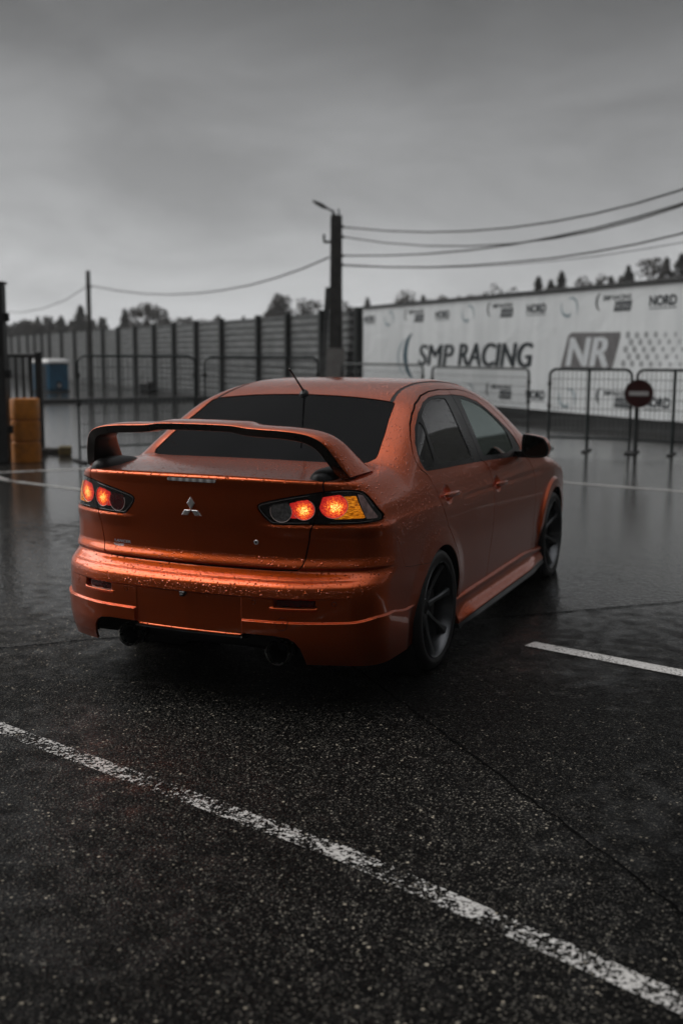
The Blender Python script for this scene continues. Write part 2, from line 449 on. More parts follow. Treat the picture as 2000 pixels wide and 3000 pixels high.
# ------------------------------------------------------------------ car materials
def paint_mat():
    m, nt, b, o = new_mat('orange_metallic_paint')
    tc = nd(nt, 'ShaderNodeTexCoord')
    fl = nd(nt, 'ShaderNodeTexNoise', inp={'Scale': 900., 'Detail': 1.})
    lk(nt, tc.outputs['Object'], fl.inputs['Vector'])
    r = ramp(nt, fl.outputs[0], [(.35, PAINT_LO), (.65, PAINT_HI)])
    lk(nt, r.outputs[0], b.inputs['Base Color'])
    b.inputs['Metallic'].default_value = .94; b.inputs['Roughness'].default_value = .31
    b.inputs['Coat Weight'].default_value = 1.; b.inputs['Coat IOR'].default_value = 1.5
    wf = nd(nt, 'ShaderNodeTexNoise', inp={'Scale': 26., 'Detail': 5., 'Roughness': .65, 'Distortion': .8}); lk(nt, tc.outputs['Object'], wf.inputs['Vector'])
    wr = ramp(nt, wf.outputs[0], [(.46, .015), (.62, .06)]); lk(nt, wr.outputs[0], b.inputs['Coat Roughness'])
    h1 = drops(nt, tc.outputs['Object'], 60., .12, .38, .85)
    h2 = drops(nt, tc.outputs['Object'], 128., .14, .42, .85)
    h = mathn(nt, 'ADD', h1, h2)
    # drops sit on faces that look up; steep faces are nearly clear
    geo = nd(nt, 'ShaderNodeNewGeometry'); sx = nd(nt, 'ShaderNodeSeparateXYZ'); lk(nt, geo.outputs['Normal'], sx.inputs[0])
    up = nd(nt, 'ShaderNodeMapRange', inp={'From Min': .0, 'From Max': .35, 'To Min': .03, 'To Max': 1.}); lk(nt, sx.outputs['Z'], up.inputs[0])
    film = mathn(nt, 'MULTIPLY', wf.outputs[0], .0006)
    h = mathn(nt, 'MULTIPLY', mathn(nt, 'ADD', mathn(nt, 'MULTIPLY', h, 1.6), film), up.outputs[0])
    bp = nd(nt, 'ShaderNodeBump', inp={'Strength': 1., 'Distance': 1.}); lk(nt, h, bp.inputs['Height'])
    lk(nt, bp.outputs[0], b.inputs['Coat Normal'])
    bp2 = nd(nt, 'ShaderNodeBump', inp={'Strength': .8, 'Distance': 1.}); lk(nt, h, bp2.inputs['Height'])
    lk(nt, bp2.outputs[0], b.inputs['Normal'])
    return m
def dark_glass(name, col=(.006, .006, .008), dscale=70., strength=.5, spec=.06):
    m, nt, b, o = new_mat(name)
    tc = nd(nt, 'ShaderNodeTexCoord')
    b.inputs['Base Color'].default_value = col + (1,)
    b.inputs['Roughness'].default_value = .03; b.inputs['Specular IOR Level'].default_value = spec
    h = mathn(nt, 'ADD', drops(nt, tc.outputs['Object'], dscale, .08, .36, .6), drops(nt, tc.outputs['Object'], dscale * 2.2, .1, .36, .6))
    bp = nd(nt, 'ShaderNodeBump', inp={'Strength': strength, 'Distance': 1.}); lk(nt, h, bp.inputs['Height']); lk(nt, bp.outputs[0], b.inputs['Normal'])
    return m
def clear_glass():
    m, nt, b, o = new_mat('clear_window_glass')
    nt.nodes.remove(b)
    t = nd(nt, 'ShaderNodeBsdfTransparent', inp={'Color': (.34, .42, .40, 1)})
    g = nd(nt, 'ShaderNodeBsdfGlossy', inp={'Roughness': .03, 'Color': (.86, 1., .96, 1)})
    tc = nd(nt, 'ShaderNodeTexCoord')
    bp = nd(nt, 'ShaderNodeBump', inp={'Strength': .25, 'Distance': 1.}); lk(nt, drops(nt, tc.outputs['Object'], 90., .08, .3, .5), bp.inputs['Height'])
    lk(nt, bp.outputs[0], g.inputs['Normal'])
    f = nd(nt, 'ShaderNodeFresnel', inp={'IOR': 2.5})
    x = nd(nt, 'ShaderNodeMixShader'); lk(nt, f.outputs[0], x.inputs[0]); lk(nt, t.outputs[0], x.inputs[1]); lk(nt, g.outputs[0], x.inputs[2])
    lk(nt, x.outputs[0], o.inputs['Surface'])
    return m
def lit_lens(name, cx, cz, rad, strength):
    m, nt, b, o = new_mat(name)
    tc = nd(nt, 'ShaderNodeTexCoord'); s = nd(nt, 'ShaderNodeSeparateXYZ'); lk(nt, tc.outputs['Object'], s.inputs[0])
    dx = mathn(nt, 'SUBTRACT', mathn(nt, 'ABSOLUTE', s.outputs['X']), cx); dz = mathn(nt, 'SUBTRACT', s.outputs['Z'], cz)
    d = mathn(nt, 'SQRT', mathn(nt, 'ADD', mathn(nt, 'MULTIPLY', dx, dx), mathn(nt, 'MULTIPLY', dz, dz)))
    d = mathn(nt, 'DIVIDE', d, rad)
    v = nd(nt, 'ShaderNodeTexVoronoi', inp={'Scale': 300.}); lk(nt, tc.outputs['Object'], v.inputs['Vector'])
    sp = nd(nt, 'ShaderNodeSeparateColor'); lk(nt, v.outputs['Color'], sp.inputs[0])
    d2 = mathn(nt, 'ADD', d, mathn(nt, 'MULTIPLY', mathn(nt, 'SUBTRACT', sp.outputs[0], .5), .75))
    r = ramp(nt, d2, [(.0, (1.6, .95, .25)), (.14, (1.5, .52, .05)), (.34, (1., .15, .02)), (.6, (.62, .040, .020)), (.95, (.30, .010, .01))])
    lk(nt, r.outputs[0], b.inputs['Emission Color']); b.inputs['Emission Strength'].default_value = strength
    b.inputs['Base Color'].default_value = (.18, .008, .006, 1); b.inputs['Roughness'].default_value = .06
    b.inputs['Coat Weight'].default_value = .6
    bp = nd(nt, 'ShaderNodeBump', inp={'Strength': .3, 'Distance': .002}); lk(nt, v.outputs['Distance'], bp.inputs['Height']); lk(nt, bp.outputs[0], b.inputs['Normal'])
    return m
PAINT_LO = (.52, .066, .004); PAINT_HI = (.76, .118, .008)
M_PAINT = paint_mat()
M_GLASS = dark_glass('tinted_rear_glass', (.0015, .0015, .002), 62., .8, .045)
M_SIDEG = dark_glass('tinted_side_glass', (.010, .010, .012), 60., 1., 1.)
M_CLEAR = clear_glass()
M_TRIM = plain('black_trim', (.009, .009, .010), .32, noise=.2, spec=.3)
M_PLAST = plain('black_plastic', (.014, .014, .015), .38, noise=.2, bump=.15, bscale=220)
M_DARK = plain('dark_underside', (.006, .006, .006), .8)
M_RUB = plain('tyre_rubber', (.010, .010, .011), .42, noise=.3, bump=.1, bscale=150)
M_RIM = plain('gunmetal_alloy', (.11, .113, .12), .22, metal=.75, noise=.2, coat=.15)
M_STEEL = plain('brushed_steel', (.85, .82, .78), .28, metal=1., nscale=40)
M_CHROME = plain('wet_chrome', (.80, .80, .81), .30, metal=.85, noise=.1, bump=.25, bscale=240)
M_HOUS = plain('lamp_housing', (.010, .009, .010), .09, noise=.1, coat=1., spec=.6)
M_RING = plain('lens_ring', (.80, .66, .64), .15, noise=.1)
M_REV = plain('clear_reversing_lens', (.24, .235, .24), .16, noise=.45, nscale=70., coat=1., metal=.5)
M_FOG = plain('dark_red_fog_lens', (.075, .012, .014), .12, noise=.3, nscale=30., coat=1.)
M_PINK = plain('outer_clear_lens', (.50, .33, .32), .2, noise=.45, nscale=28., coat=1.)
M_REFL = plain('red_reflector', (.10, .004, .005), .12, noise=.25, nscale=80., coat=.8)
M_CAB = plain('cabin_trim', (.018, .018, .02), .85)
M_SEAT = plain('seat_cloth', (.02, .024, .025), .9, bump=.2)
def strip_mat():
    m, nt, b, o = new_mat('brake_light_lens')
    tc = nd(nt, 'ShaderNodeTexCoord'); w = nd(nt, 'ShaderNodeTexWave', inp={'Scale': 8.5, 'Distortion': 1.5, 'Detail': 2.}); lk(nt, tc.outputs['Object'], w.inputs['Vector'])
    n = nd(nt, 'ShaderNodeTexNoise', inp={'Scale': 260.}); mp = nd(nt, 'ShaderNodeMapping'); mp.inputs['Scale'].default_value = (1, .05, .05)
    lk(nt, tc.outputs['Object'], mp.inputs[0]); lk(nt, mp.outputs[0], n.inputs['Vector'])
    r = ramp(nt, mathn(nt, 'MULTIPLY_ADD', w.outputs[1], .6, mathn(nt, 'MULTIPLY', n.outputs[0], .4)), [(.2, (.30, .295, .295)), (.8, (.80, .79, .79))])
    lk(nt, r.outputs[0], b.inputs['Base Color']); b.inputs['Roughness'].default_value = .18; b.inputs['Coat Weight'].default_value = .7
    return m
M_STRIP = strip_mat()
def amber_mat():
    m, nt, b, o = new_mat('amber_lens')
    tc = nd(nt, 'ShaderNodeTexCoord'); mp = nd(nt, 'ShaderNodeMapping'); mp.inputs['Scale'].default_value = (50, 50, 220); lk(nt, tc.outputs['Object'], mp.inputs[0])
    n = nd(nt, 'ShaderNodeTexNoise', inp={'Scale': 1., 'Detail': 3.}); lk(nt, mp.outputs[0], n.inputs['Vector'])
    r = ramp(nt, n.outputs[0], [(.32, (.16, .035, .002)), (.55, (.72, .20, .006)), (.74, (1., .40, .03))])
    lk(nt, r.outputs[0], b.inputs['Base Color']); lk(nt, r.outputs[0], b.inputs['Emission Color']); b.inputs['Emission Strength'].default_value = .32
    b.inputs['Roughness'].default_value = .1; b.inputs['Coat Weight'].default_value = .6
    return m
M_AMBER = amber_mat()
LENS = [(.438, .910, .0495, .036), (.539, .921, .0475, .042), (.661, .938, .056, .047)]
M_LIT2 = lit_lens('lit_red_lens', .539, .917, .050, .58)
M_LIT3 = lit_lens('lit_red_outer_lens', .668, .930, .058, .58)

# ------------------------------------------------------------------ cut the body into its panels
car = thing('sports_sedan', 'wet orange sports sedan with a rear wing and lit tail lamps', 'car', tuple(CAR0))
H = .0145
V0, T0 = surface_nets((-H * 2, -.12, .13), (.98, 4.66, 1.52), H)
V0 = project(V0, 5)
s0 = Surf(V0, T0); _, s0 = s0.cut(lambda V: V[:, 0] - 1e-5); s0.V[:, 0] = np.where(s0.V[:, 0] < 3e-5, 0., s0.V[:, 0])
s0, _ = s0.cut(lambda V: .19 - V[:, 2])
core = Surf(s0.V.copy(), s0.T.copy())
def refine(S, fn):
    V, T = subdivide(S.V, S.T, fn); n = len(S.V)
    Vn = V.copy(); nv = project(V[n:], 3); z = V[n:, 0] == 0; nv[z, 0] = 0; Vn[n:] = nv
    return Surf(Vn, T)
s0 = refine(s0, lambda P: ((P[:, 1] < .85) & (P[:, 2] < 1.12)) | ((P[:, 0] > .7) & (P[:, 2] < 1.0) & (P[:, 1] < 4.1)))
s0 = refine(s0, lambda P: (P[:, 1] < .62) & (P[:, 2] < .68) | (P[:, 1] < .40) & (P[:, 2] > 1.0) & (P[:, 2] < 1.08) | (P[:, 0] > .7) & (np.abs(P[:, 2] - .855) < .09) & (P[:, 1] > 1.1) & (P[:, 1] < 2.35))
s0 = refine(s0, lambda P: (P[:, 1] < .42) & ((np.abs(P[:, 2] - .5985) < .013) | (np.abs(P[:, 2] - .525) < .009) | (np.abs(P[:, 2] - .421) < .010) | (np.abs(P[:, 2] - .478) < .013) & (P[:, 0] > .40)))
def arch_f(V):
    return np.minimum.reduce([np.maximum(np.hypot(V[:, 1] - a, V[:, 2] - b) - r, .5 - V[:, 0]) for a, b, r in ARCH])
P_RW = [(-.3, .572), (0, .572), (.3, .585), (.445, .606), (.56, .648), (.608, .684), (.632, .735), (.630, .77), (.604, .93), (.577, 1.05), (.554, 1.19), (.547, 1.212), (.53, 1.224), (.3, 1.240), (0, 1.245), (-.3, 1.245)]
P_WS = [(-.3, 3.42), (0, 3.42), (.3, 3.40), (.6, 3.33), (.695, 3.22), (.705, 3.14), (.62, 2.82), (.545, 2.52), (.53, 2.485), (.3, 2.52), (0, 2.53), (-.3, 2.53)]
P_LID = [(-.5, .6385), (0, .6385), (.207, .6385), (.418, .6385), (.500, .641), (.519, .648), (.533, .665), (.540, .69), (.5565, .77), (.565, .82), (.580, .858), (.625, 1.003), (.6225, 1.038), (.6225, 1.2), (-.5, 1.2)]
P_LAMP = [(.352, .947), (.461, .973), (.56, .992), (.623, 1.003), (.703, 1.011), (.749, 1.002), (.766, .989), (.798, .941), (.834, .868), (.803, .858), (.685, .855), (.587, .855), (.410, .848), (.386, .853), (.349, .888), (.326, .921), (.331, .937)]
P_RD = [(2.014, 1.402), (1.849, 1.408), (1.632, 1.402), (1.456, 1.384), (1.29, 1.346), (1.179, 1.301), (1.085, 1.25), (1.0, 1.19), (.94, 1.13), (.919, 1.084), (.944, 1.04), (1.015, 1.004), (1.052, .965), (1.082, .908), (1.11, .825), (1.168, .716), (1.265, .612), (1.325, .545), (1.368, .475), (1.395, .40), (1.42, .30), (1.42, .20), (1.974, .20), (1.974, .34), (2.014, .511), (2.051, .632), (2.078, .766), (2.097, .855), (2.100, .918), (2.093, .954), (2.055, .978), (2.02, .99), (2.004, 1.369)]
P_FD = [(2.004, 1.369), (2.014, 1.402), (2.199, 1.399), (2.36, 1.382), (2.485, 1.356), (2.657, 1.292), (2.826, 1.2), (2.956, 1.105), (2.995, 1.04), (2.965, .95), (2.985, .927), (3.047, .899), (3.092, .84), (3.10, .77), (3.10, .675), (3.078, .534), (3.083, .362), (3.08, .20), (1.974, .20), (1.974, .34), (2.014, .511), (2.051, .632), (2.078, .766), (2.097, .855), (2.100, .918), (2.093, .954), (2.055, .978), (2.02, .99)]
P_RDLO = [(1.93, 1.374), (1.86, 1.376), (1.707, 1.380), (1.544, 1.373), (1.39, 1.350), (1.23, 1.302), (1.10, 1.236), (1.005, 1.162), (.975, 1.11), (.977, 1.07), (1.0, 1.035), (1.025, 1.020), (1.362, 1.007), (2.3, .975), (2.3, 1.374)]
P_RGL = [(1.835, 1.360), (1.7, 1.367), (1.544, 1.361), (1.40, 1.339), (1.262, 1.293), (1.236, 1.278), (1.234, 1.15), (1.248, 1.045), (1.262, 1.036), (1.84, 1.018), (1.862, 1.024), (1.862, 1.05), (1.842, 1.19), (1.838, 1.34)]
P_RQG = [(1.200, 1.272), (1.11, 1.226), (1.022, 1.155), (.995, 1.112), (.995, 1.08), (1.015, 1.048), (1.04, 1.036), (1.185, 1.030), (1.196, 1.15)]
P_FDLO = [(1.8, 1.372), (2.022, 1.374), (2.239, 1.358), (2.448, 1.318), (2.595, 1.256), (2.727, 1.188), (2.851, 1.118), (2.925, 1.06), (2.945, .99), (2.90, .945), (2.8, .950), (1.8, .994)]
P_FGL = [(2.115, 1.350), (2.239, 1.341), (2.448, 1.300), (2.595, 1.239), (2.70, 1.18), (2.79, 1.12), (2.80, 1.054), (2.775, .982), (2.12, 1.006), (2.10, 1.03), (2.104, 1.2)]
P_BMP = [(-1, .8535), (.30, .855), (.362, .872), (.395, .824), (.466, .729), (.512, .640), (.53, .618), (.578, .608), (.818, .584), (.95, .575), (.95, -1), (-1, -1)]
P_HOOD = [(-.3, 3.46), (0, 3.46), (.45, 3.43), (.62, 3.38), (.715, 3.43), (.71, 3.9), (.66, 4.2), (.55, 4.36), (0, 4.47), (-.3, 4.47)]
P_FB = [(3.975, .615), (4.15, .64), (4.3, .66), (4.9, .68), (4.9, 0), (3.9, 0), (3.9, .615)]
_, s0 = s0.cut(arch_f)
_, core = core.cut(arch_f)
# tail pipe cut-outs and lower edges
P_TAIL = [(-.5, .1), (-.5, .3415), (.2, .3415), (.262, .3415), (.274, .346), (.286, .358), (.44, .356), (.50, .348), (.53, .331), (.552, .30), (.562, .26), (.568, .216), (.60, .205), (.60, .1)]
_, s0 = s0.cut(F_xz(P_TAIL, .5))
zb = lambda V: V[:, 2] - np.where(V[:, 1] < 1.0, .2 + .02 * sst(.3, .05, V[:, 1]), .262)
_, s0 = s0.cut(lambda V: np.where(V[:, 1] < 3.5, zb(V), V[:, 2] - .19))
rest = s0
rw, rest = rest.cut(F_xy(P_RW, 1.03), .003)
ws, rest = rest.cut(F_xy(P_WS, .9), .003)
MLD = tab(pchip([1.2, 1.23, 1.32, 1.49, 1.63, 2.0, 2.45, 2.5], [.535, .527, .512, .498, .499, .508, .525, .53]), 1.2, 2.5, .05)
mould, rest = rest.cut(lambda V: np.maximum(np.maximum(np.abs(V[:, 0] - MLD(V[:, 1])) - .0115, 1.2 - V[:, 2]), np.maximum(1.225 - V[:, 1], V[:, 1] - 2.47)))
lamp, rest = rest.cut(F_xz(P_LAMP, .6, 1), .0022)
lidf0 = F_xz(P_LID, .8)
lidf = lambda V: np.maximum(lidf0(V), V[:, 1] - (.535 + .22 * V[:, 0] ** 2))
lid, rest = rest.cut(lidf, .0032)
lamp_lid, lamp_q = lamp.cut(F_xz([(-.5, .5), (.555, .77), (.580, .858), (.625, 1.003), (.6225, 1.1), (-.5, 1.1)], .8), .0024)
fd, rest = rest.cut(F_yz(P_FD), .003)
rd, rest = rest.cut(F_yz(P_RD), .0032)
bmp, rest = rest.cut(F_yz(P_BMP, -1.), .0009)
hood, rest = rest.cut(lambda V: np.maximum(F_xy(P_HOOD, .55)(V), 3.0 - V[:, 1]), .0025)
fb, rest = rest.cut(F_yz(P_FB, -1.), .0012)
body = surf_part('body_shell', rest, M_PAINT, car, both=True, depth=.0045)
surf_part('rear_window', rw, M_GLASS, car, both=True, inset=.004, flat='top', depth=0)
surf_part('windscreen', ws, M_CLEAR, car, both=True, inset=.004, depth=0)
surf_part('hood', hood, M_PAINT, car, both=True)
surf_part('front_bumper', fb, M_PAINT, car, both=True)
for s in (1, -1): surf_part('roof_moulding', mould, M_TRIM, car, s, inset=.003, depth=.01)
# doors
rdlo, rd = rd.cut(F_yz(P_RDLO), .0008)
rgl, rdlo = rdlo.cut(F_yz(P_RGL, .3, 1)); rqg, rdlo = rdlo.cut(F_yz(P_RQG, .3, 1))
fdlo, fd = fd.cut(F_yz(P_FDLO), .0008)
fgl, fdlo = fdlo.cut(F_yz(P_FGL, .3, 1))
def capsule(y0, y1, z0, z1, r, out):
    mb = MB(); n = 14; rings = []
    for t in np.linspace(0, 1, n):
        y = y0 + (y1 - y0) * t; z = z0 + (z1 - z0) * t
        e = math.sqrt(max(0, 1 - (2 * t - 1) ** 8)) * .92 + .08
        xs = float(x_surf(y, z + .045)) * .5 + float(x_surf(y, z - .05)) * .5
        c = xs + .006 + out * math.sin(math.pi * min(max(t, .03), .97)) ** .4
        rings.append([(c + .011 * e * math.cos(a), y, z + r * e * math.sin(a)) for a in np.linspace(0, 2 * math.pi, 12, endpoint=False)])
    return mb.loft(rings)
hand = [capsule(1.148, 1.405, .882, .872, .0135, .014), capsule(2.118, 2.372, .838, .827, .0135, .014)]
def put(mb, name, mat, parent, side=1, **kw):
    return mb.obj(name, mat, parent, xf=lambda V: V * np.array([side, 1, 1]) - CAR0, **kw)
for s in (1, -1):
    d = surf_part('rear_door', rd, M_PAINT, car, s)
    surf_part('window_trim', rdlo, M_TRIM, d, s, inset=.0025, depth=.012)
    surf_part('window', rgl, M_SIDEG, d, s, inset=.006, flat='side', depth=0); surf_part('quarter_window', rqg, M_SIDEG, d, s, inset=.006, flat='side', depth=0)
    put(hand[0], 'handle', M_PAINT, d, s)
    d = surf_part('front_door', fd, M_PAINT, car, s)
    surf_part('window_trim', fdlo, M_TRIM, d, s, inset=.0025, depth=.012)
    surf_part('window', fgl, M_CLEAR, d, s, inset=.006, flat='side', depth=0)
    put(hand[1], 'handle', M_PAINT, d, s)
# trunk lid with third brake light, emblem, badge and lock
chm, lid = lid.cut(lambda V: np.maximum(np.hypot(np.maximum(np.abs(V[:, 0]) - .121, 0), V[:, 2] - 1.0345) - .0098, V[:, 1] - .3))
o_lid = surf_part('trunk_lid', lid, M_PAINT, car, both=True)
chl, chb = chm.cut(lambda V: np.hypot(np.maximum(np.abs(V[:, 0]) - .120, 0), V[:, 2] - 1.0345) - .0070)
o_ch = surf_part('brake_light', chl, M_STRIP, o_lid, both=True, inset=-.003, depth=.006, label='unlit clear third brake light strip')
surf_part('brake_light_surround', chb, M_TRIM, o_lid, both=True, inset=.003, depth=.006)
def drape(V, x0, z0, h=.003):
    x = V[:, 0] + x0; z = V[:, 1] + z0
    return np.stack([x, y_surf(x, z) - h - V[:, 2], z], 1) - CAR0
EX = -.006
rh = lambda a, b, c, d: [a, b, c, d]
em_v = []; em_f = []
for q in ([(0, .957), (.0205, .926), (0, .8955), (-.0205, .926)], [(.0015, .8945), (.0355, .8945), (.0535, .868), (.0195, .868)], [(-.0015, .8945), (-.0195, .868), (-.0535, .868), (-.0355, .8945)]):
    k = len(em_v); c = np.mean(q, 0); pts = np.array(q)
    inn = c + (pts - c) * .80
    xs = np.concatenate([pts, pts, inn]); hs = [.0] * 4 + [.0045] * 4 + [.0065] * 4
    for (x, z), h in zip(xs, hs): em_v.append((x + EX, float(y_surf(x + EX, z)) - h, z))
    for i in range(4):
        j = (i + 1) % 4; em_f += [(k + i, k + j, k + 4 + j, k + 4 + i), (k + 4 + i, k + 4 + j, k + 8 + j, k + 8 + i)]
    em_f.append((k + 8, k + 9, k + 10, k + 11))
o_e = mesh_obj('emblem', np.array(em_v) - CAR0, em_f, M_CHROME, o_lid, smooth=False); fix_normals(o_e.data)
tv, tf = text_mesh('LANCER', .0215, shear=.12, offset=.0011, spacing=1.12)
tv[:, 0] *= .105 / (tv[:, 0].max() - tv[:, 0].min()); tv[:, 1] *= .0125 / tv[:, 1].max()
o_b = mesh_obj('name_badge', drape(tv, -.470, .7075), tf, M_CHROME, o_lid, smooth=False)
tv, tf = text_mesh('RALLIART', .018, shear=.1, offset=.0008, spacing=1.02)
tv[:, 0] *= .064 / (tv[:, 0].max() - tv[:, 0].min()); tv[:, 1] *= .0105 / tv[:, 1].max()
mesh_obj('small_badge', drape(tv, -.470, .690), tf, M_CHROME, o_lid, smooth=False)
ky = float(y_surf(.316, .762)) - .0035
o_k = put(MB().lathe([(ky + .002, .0112), (ky - .003, .0112), (ky - .0045, .0098), (ky - .0045, .0055), (ky - .002, .0052), (ky - .002, .0002)], 1, 24, (.316, 0, .762)), 'lock', M_CHROME, o_lid)
put(MB().lathe([(ky - .0022, .0050), (ky - .0026, .0048), (ky - .0026, .0002)], 1, 20, (.316, 0, .762)), 'keyhole', M_DARK, o_lid)
# tail lamps
def circ(i, extra=None):
    cx, cz, r, top = LENS[i]
    def g(V):
        d = np.hypot(V[:, 0] - cx, V[:, 2] - cz) - r
        d = np.maximum(d, V[:, 2] - cz - top - .16 * (V[:, 0] - cx))
        if extra is not None: d = np.minimum(d, extra(V))
        return d
    return g
br_ = F_xz([(.478, .880), (.515, .880), (.515, .957), (.478, .948)])
l1, lamp_lid = lamp_lid.cut(circ(0)); l2, lamp_lid = lamp_lid.cut(circ(1, lambda V: br_(V)))
l3, lamp_q = lamp_q.cut(circ(2))
am, lamp_q = lamp_q.cut(F_xz([(.66, .978), (.742, .981), (.780, .880), (.66, .878)], .6))
pk, lamp_q = lamp_q.cut(F_xz([(.745, .988), (.762, .982), (.818, .876), (.783, .876)], .6))
def ring(i, a0, a1, s):
    cx, cz, r, top = LENS[i]; A = np.radians(np.linspace(a0, a1, 40))
    x = cx + r * np.cos(A); z = np.minimum(cz + r * np.sin(A), cz + top + .16 * (x - cx))
    P = np.stack([x, y_surf(x, z) - .0006, z], 1)
    return MB().tube(P, .0013, 6)
LP_ = smooth_poly(P_LAMP, 2)
def outline(sel, inset):
    c = LP_.mean(0); d = np.roll(LP_, -1, 0) - np.roll(LP_, 1, 0); d /= np.linalg.norm(d, axis=1)[:, None]
    n = np.stack([-d[:, 1], d[:, 0]], 1); n *= np.sign(((c - LP_) * n).sum(1))[:, None]
    Q = (LP_ + n * inset)[sel(LP_)]
    k = np.argmax(np.linalg.norm(Q - np.roll(Q, 1, 0), axis=1)); Q = np.roll(Q, -k, 0)
    return MB().tube(np.stack([Q[:, 0], y_surf(Q[:, 0], Q[:, 1]) - .0004, Q[:, 1]], 1), .0011, 6)
M_EDGE = plain('lens_edge', (.16, .15, .15), .25, coat=.5)
edge_in, edge_out = outline(lambda q: q[:, 0] < .572, .0075), outline(lambda q: (q[:, 0] > .645) & (q[:, 0] < .81), .006)
for s in (1, -1):
    a = surf_part('inner_tail_lamp', lamp_lid, M_HOUS, car, s, inset=.001, depth=.014)
    surf_part('reversing_lens' if s > 0 else 'fog_lens', l1, M_REV if s > 0 else M_FOG, a, s, inset=.003, depth=0, label='clear grey unlit lens' if s > 0 else 'dark red unlit fog lens')
    surf_part('brake_lens', l2, M_LIT2, a, s, inset=.003, depth=0)
    put(ring(0, -200, 20, s), 'lens_ring', M_RING, a, s); put(ring(1, -150, 55, s), 'lens_ring', M_RING, a, s); put(edge_in, 'lens_edge', M_EDGE, a, s)
    b = surf_part('outer_tail_lamp', lamp_q, M_HOUS, car, s, inset=.001, depth=.014)
    surf_part('brake_lens', l3, M_LIT3, b, s, inset=.003, depth=0)
    surf_part('indicator_lens', am, M_AMBER, b, s, inset=.002, depth=0)
    surf_part('clear_lens', pk, M_PINK, b, s, inset=.001, depth=0)
    put(ring(2, -120, 55, s), 'lens_ring', M_RING, b, s); put(edge_out, 'lens_edge', M_EDGE, b, s)
# rear bumper
sens = []
for sx, sz in ((.340, .503), (.690, .505)):
    q, bmp = bmp.cut(lambda V: np.maximum(np.hypot(V[:, 0] - sx, V[:, 2] - sz) - .0098, V[:, 1] - .5), .0012); sens.append(q)
refl, bmp = bmp.cut(F_xz([(.440, .490), (.604, .490), (.610, .517), (.440, .517)], .3), .0008)
tow, bmpR = bmp.cut(lambda V: np.maximum(np.hypot(V[:, 0] - .474, V[:, 2] - .411) - .0275, V[:, 1] - .3), .0012)
# the two halves differ (tow cover on the right), so join them by hand
oR = surf_part('rear_bumper', bmpR, M_PAINT, car, 1); oL = surf_part('rear_bumper_left', bmp, M_PAINT, car, -1)
bm = bmesh.new(); bm.from_mesh(oR.data); nR = [l.vector[:] for l in oR.data.corner_normals]
nL = [l.vector[:] for l in oL.data.corner_normals]; bm.from_mesh(oL.data); me = bpy.data.meshes.new('rear_bumper'); bm.to_mesh(me); bm.free()
me.materials.append(M_PAINT); me.normals_split_custom_set(nR + nL)
for o in (oL,): bpy.data.objects.remove(o)
oR.data = me; o_b = oR
surf_part('tow_cover', tow, M_PAINT, o_b, 1, inset=-.0012, depth=.01)
for s in (1, -1):
    for q in sens: surf_part('parking_sensor', q, M_PAINT, o_b, s, inset=-.001, depth=.01)
    surf_part('reflector', refl, M_REFL, o_b, s, inset=-.004, depth=.01)
xs = np.linspace(-.285, .285, 40); yy = y_surf(xs, np.full(40, .352))
lp = MB().loft([[(x, y + .004, .3385), (x, y + .001, .3395), (x, y - .004, .337), (x, y - .005, .331), (x, y + .03, .322), (x, y + .16, .318), (x, y + .16, .330)] for x, y in zip(xs, yy)])
put(lp, 'bumper_lip', M_PLAST, o_b)
put(MB().box(-.030, .002, -.030, .01, .512, .5265, .004).box(-.024, -.004, -.034, -.01, .503, .516, .003), 'reversing_camera', M_PLAST, o_b)
# exhausts
for s in (1, -1):
    cx = .41 if s > 0 else .395
    ex = put(MB().lathe([(.10, .051), (.14, .053), (.30, .050), (.30, .20)][:3] + [(.45, .045)], 1, 36, (cx, 0, .252)), 'exhaust', M_DARK, car, s)
    put(MB().lathe([(.115, .0495), (.098, .0535), (.092, .0565), (.098, .0585), (.12, .0585), (.17, .0575)], 1, 40, (cx, 0, .252)), 'exhaust_tip', M_STEEL, ex, s)
    put(MB().lathe([(.215, .001), (.215, .06), (.225, .068), (.60, .068), (.61, .06), (.61, .001)], 1, 32, (cx + .05, 0, .262)), 'muffler', M_DARK, ex, s)
# underside and dark inner shell behind the panel gaps
put(MB().box(-.66, .66, .30, 4.3, .20, .42, .02).box(-.60, .60, .16, .5, .34, .60, .02).box(-.72, .72, .21, .66, .225, .40, .02), 'underbody', M_DARK, car)
c = core
for fn in (F_xy(P_RW, 1.03), F_xy(P_WS, .9), F_yz(P_RGL, .3, 1), F_yz(P_RQG, .3, 1), F_yz(P_FGL, .3, 1)): _, c = c.cut(fn, -.0)
_, c = c.cut(F_xz(P_TAIL, .5), .004); _, c = c.cut(lambda V: V[:, 2] - .25)
surf_part('inner_shell', c, M_DARK, car, both=True, inset=.026, depth=0)
for s in (1, -1):
    for cy, cz, r in ARCH:
        put(MB().lathe([(.862, r + .012), (.86, r + .014), (.56, r + .014), (.55, .001)], 0, 48, (0, cy, cz)), 'wheel_well', M_DARK, car, s)
    put(MB().loft([[(.70 + .0 * t, .690 + .055 * (1 - t), .13 + .2 * t), (.855, .655 + .06 * (1 - t), .13 + .2 * t), (.855, .667 + .06 * (1 - t), .13 + .2 * t), (.70, .702 + .055 * (1 - t), .13 + .2 * t)] for t in (0, .5, 1)]), 'mud_flap', M_PLAST, car, s)
